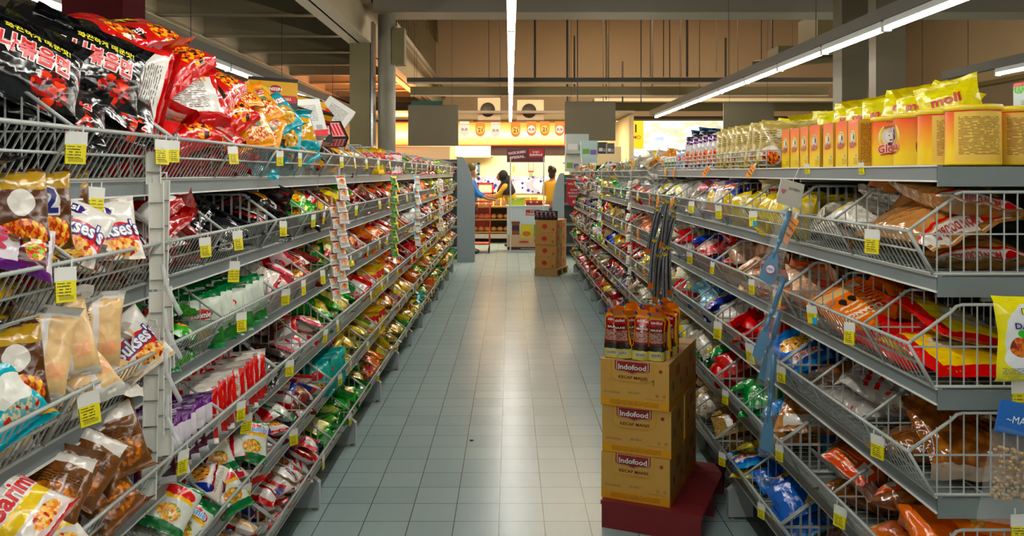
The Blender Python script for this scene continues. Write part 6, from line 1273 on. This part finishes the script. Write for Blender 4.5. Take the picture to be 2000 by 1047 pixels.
def person(loc, rz, lean, label, shirt, trousers, hair, scarf=False, arm_l=(.25, -.35, .0), arm_r=(.2, -.35, 0), h=1.58, bun=False):
    """figure facing -y in its own space; lean tips the trunk forward; arms: hand position from the shoulder"""
    o = empty('person', loc, rz); s = h / 1.7
    def L(x, y, z):   # trunk lean about the hips
        if z > .92 * s: d = z - .92 * s; return (x, y - d * math.sin(lean), .92 * s + d * math.cos(lean))
        return (x, y, z)
    J = []; E = []
    def jv(x, y, z, r, p=None):
        x, y, z = x * s, y * s, z * s; q = L(x, y, z); J.append((*q, r * s)); 
        if p is not None: E.append((p, len(J) - 1))
        return len(J) - 1
    pel = jv(0, 0, .95, .13); wai = jv(0, 0, 1.10, .115, pel); che = jv(0, .0, 1.28, .13, wai); shc = jv(0, 0, 1.42, .075, che); nk = jv(0, -.005, 1.49, .05, shc); h1 = jv(0, -.015, 1.56, .072, nk); h2 = jv(0, -.01, 1.65, .085, h1)
    arms = []
    for sd, a in ((-1, arm_l), (1, arm_r)):
        sh = jv(.165 * sd, 0, 1.38, .055, shc); q = J[sh]; hx, hy, hz = q[0] + a[0] * sd * s, q[1] + a[1] * s, q[2] + a[2] * s
        mx, my, mz = (q[0] + hx) / 2 + .03 * sd, (q[1] + hy) / 2 + .05, (q[2] + hz) / 2 - .07
        J.append((mx, my, mz, .038 * s)); E.append((sh, len(J) - 1)); J.append((hx, hy, hz, .026 * s)); E.append((len(J) - 2, len(J) - 1)); J.append((hx, hy - .07, hz - .01, .03 * s)); E.append((len(J) - 2, len(J) - 1))
        base = len(J) - 1
        for fgr in range(4): J.append((hx + (fgr - 1.5) * .018, hy - .15 + abs(fgr - 1.5) * .008, hz - .02, .008)); E.append((base, len(J) - 1))
        J.append((hx - .045 * sd, hy - .10, hz, .009)); E.append((base, len(J) - 1)); arms.append((sh, (mx, my, mz), (hx, hy, hz)))
    for sd in (-1, 1):
        hp = jv(.09 * sd, 0, .88, .095, pel); kn = jv(.095 * sd, -.02, .50, .06, hp); an = jv(.095 * sd, .01, .09, .04, kn); jv(.10 * sd, -.14, .04, .035, an)
    skinned('body', J, E, SKIN, o)
    # shirt over trunk and upper arms
    V = []; E2 = []
    def sv(p, r, q=None): V.append((*p, r * s)); (E2.append((q, len(V) - 1)) if q is not None else None); return len(V) - 1
    a0 = sv(J[pel][:3], .155); a1 = sv(J[wai][:3], .14, a0); a2 = sv(J[che][:3], .152, a1); a3 = sv(J[shc][:3], .09, a2)
    for (sh, m, hd) in arms:
        b = sv(J[sh][:3], .072, a3); c = sv(m, .055, b); sv(tuple(m[i] * .45 + hd[i] * .55 for i in range(3)), .044, c)
    skinned('shirt', V, E2, shirt, o)
    V = []; E2 = []; a0 = sv((0, 0, .96 * s), .14)
    for sd in (-1, 1): b = sv((.09 * sd * s, 0, .86 * s), .115, a0); c = sv((.095 * sd * s, -.02 * s, .5 * s), .078, b); sv((.095 * sd * s, 0, .13 * s), .066, c)
    skinned('trousers', V, E2, trousers, o)
    for sd in (-1, 1): MB().ball((.10 * sd * s, -.07 * s, .035), .045, .12, .038, BLACK, 10, 6).build('shoe', o)
    hd = Vector(J[h2][:3]); hh = MB()
    if scarf:
        hh.ball((hd.x, hd.y + .015, hd.z), .105 * s, .115 * s, .135 * s, hair, 14, 10); hh.ball((hd.x, hd.y + .12, hd.z - .2), .12, .09, .22, hair, 12, 8); c_ = Vector(J[shc][:3]); hh.lathe([(.19, -.18), (.2, -.10), (.16, .0), (.11, .08), (.09, .14)], hair, 16, (c_.x, c_.y, c_.z - .02)); hh.build('headscarf', o)
        MB().ball((hd.x, hd.y - .075, hd.z - .02), .065, .05, .085, SKIN, 12, 8).build('face', o)
    else:
        hh.ball((hd.x, hd.y + .022, hd.z + .03), .098 * s, .10 * s, .095 * s, hair, 14, 9)
        if bun: hh.ball((hd.x, hd.y + .10, hd.z + .09), .05, .05, .05, hair, 10, 7); hh.ball((hd.x, hd.y + .05, hd.z - .06), .07, .05, .08, hair, 10, 7)
        hh.build('hair', o)
    fc = MB(); fy = hd.y - (.122 if scarf else .088) * s
    for sd in (-1, 1): fc.ball((hd.x + .028 * sd, fy, hd.z), .010, .006, .006, BLACK, 8, 5)
    fc.build('eyes', o); MB().ball((hd.x, fy - .008, hd.z - .03), .012, .014, .02, SKIN, 8, 6).build('nose', o); MB().ball((hd.x, fy, hd.z - .065), .022, .006, .006, flat('8a3a34'), 8, 5).build('mouth', o)
    tag(o, label, 'person'); return o
YS = flat('d8a018', .7, var=.08); BS = flat('1a70c0', .7, var=.08); BK_ = flat('15151a', .7); HR = flat('2a1812', .5); HRB = flat('6a5a2c', .5)
p = P(1003, 470, 17.4); person((p[0], 17.45, 0), -PI / 2 - .25, .35, 'person in black headscarf and yellow shirt leaning over the bakery shelf', YS, BK_, flat('141318', .75), True, (.0, -.38, -.25), (.0, -.4, -.22), 1.58)
p = P(1078, 470, 17.2); person((p[0], 17.2, 0), PI - .5, .03, 'person in yellow shirt with hair in a bun behind the counter', YS, BK_, HR, False, (.1, -.28, -.3), (.1, -.3, -.25), 1.62, True)
p = P(921, 490, 15.9); person((p[0] - .03, 15.95, 0), -PI / 2 + PI, .04, 'person in blue shirt and black trousers pushing a red cart behind the grey panel', BS, BK_, HRB, False, (.02, -.36, -.32), (.02, -.38, -.3), 1.68)
# shopping cart
p = P(941, 488, 16.1); o = empty('shopping_cart', (p[0] - .02, 16.2, 0)); OR = flat('c8401c', .4, coat=.2); f = MB()
for k in range(11):
    x = -.17 + k * .034; f.tube((x, -.28, .45), (x * 1.1, -.32, .92), .004, OR, 4); f.tube((x, .28, .42), (x * 1.1, .32, .92), .004, OR, 4); f.tube((x, -.28, .45), (x, .28, .42), .004, OR, 4)
for k in range(15):
    y = -.28 + k * .04; f.tube((-.17, y, .44), (-.19, y * 1.1, .92), .004, OR, 4); f.tube((.17, y, .44), (.19, y * 1.1, .92), .004, OR, 4)
for z, g in ((.92, 1.12), (.7, 1.05)): f.path([(-.17 * g, -.29 * g, z), (.17 * g, -.29 * g, z), (.17 * g, .29 * g, z), (-.17 * g, .29 * g, z), (-.17 * g, -.29 * g, z)], .008, OR, 6)
f.build('basket_cage', o); f = MB()
for sx in (-.17, .17): f.path([(sx, -.28, .44), (sx, -.26, .16), (sx, .30, .14), (sx, .34, .95)], .011, OR, 6)
f.path([(-.17, .0, .15), (.17, .0, .15)], .01, OR, 6).box(-.17, .17, -.2, .25, .17, .18, OR); f.build('frame', o); MB().tube((-.2, .36, .98), (.2, .36, .98), .016, flat('b83018'), 8, True).build('handle', o)
for sx in (-.16, .16):
    for sy in (-.24, .28): w_ = MB().lathe([(0, -.012), (.05, -.012), (.055, 0), (.05, .012), (0, .012)], BLACK, 14).build('wheel', o, (sx, sy, .055)); w_.rotation_euler = (0, PI / 2, 0)
tag(o, 'orange red wire shopping cart beside the grey end panel', 'shopping cart')
for o in bpy.data.objects:
    l = o.get('label')
    if l and len(l.replace(',', '').split()) > 16: print('LONG', l)
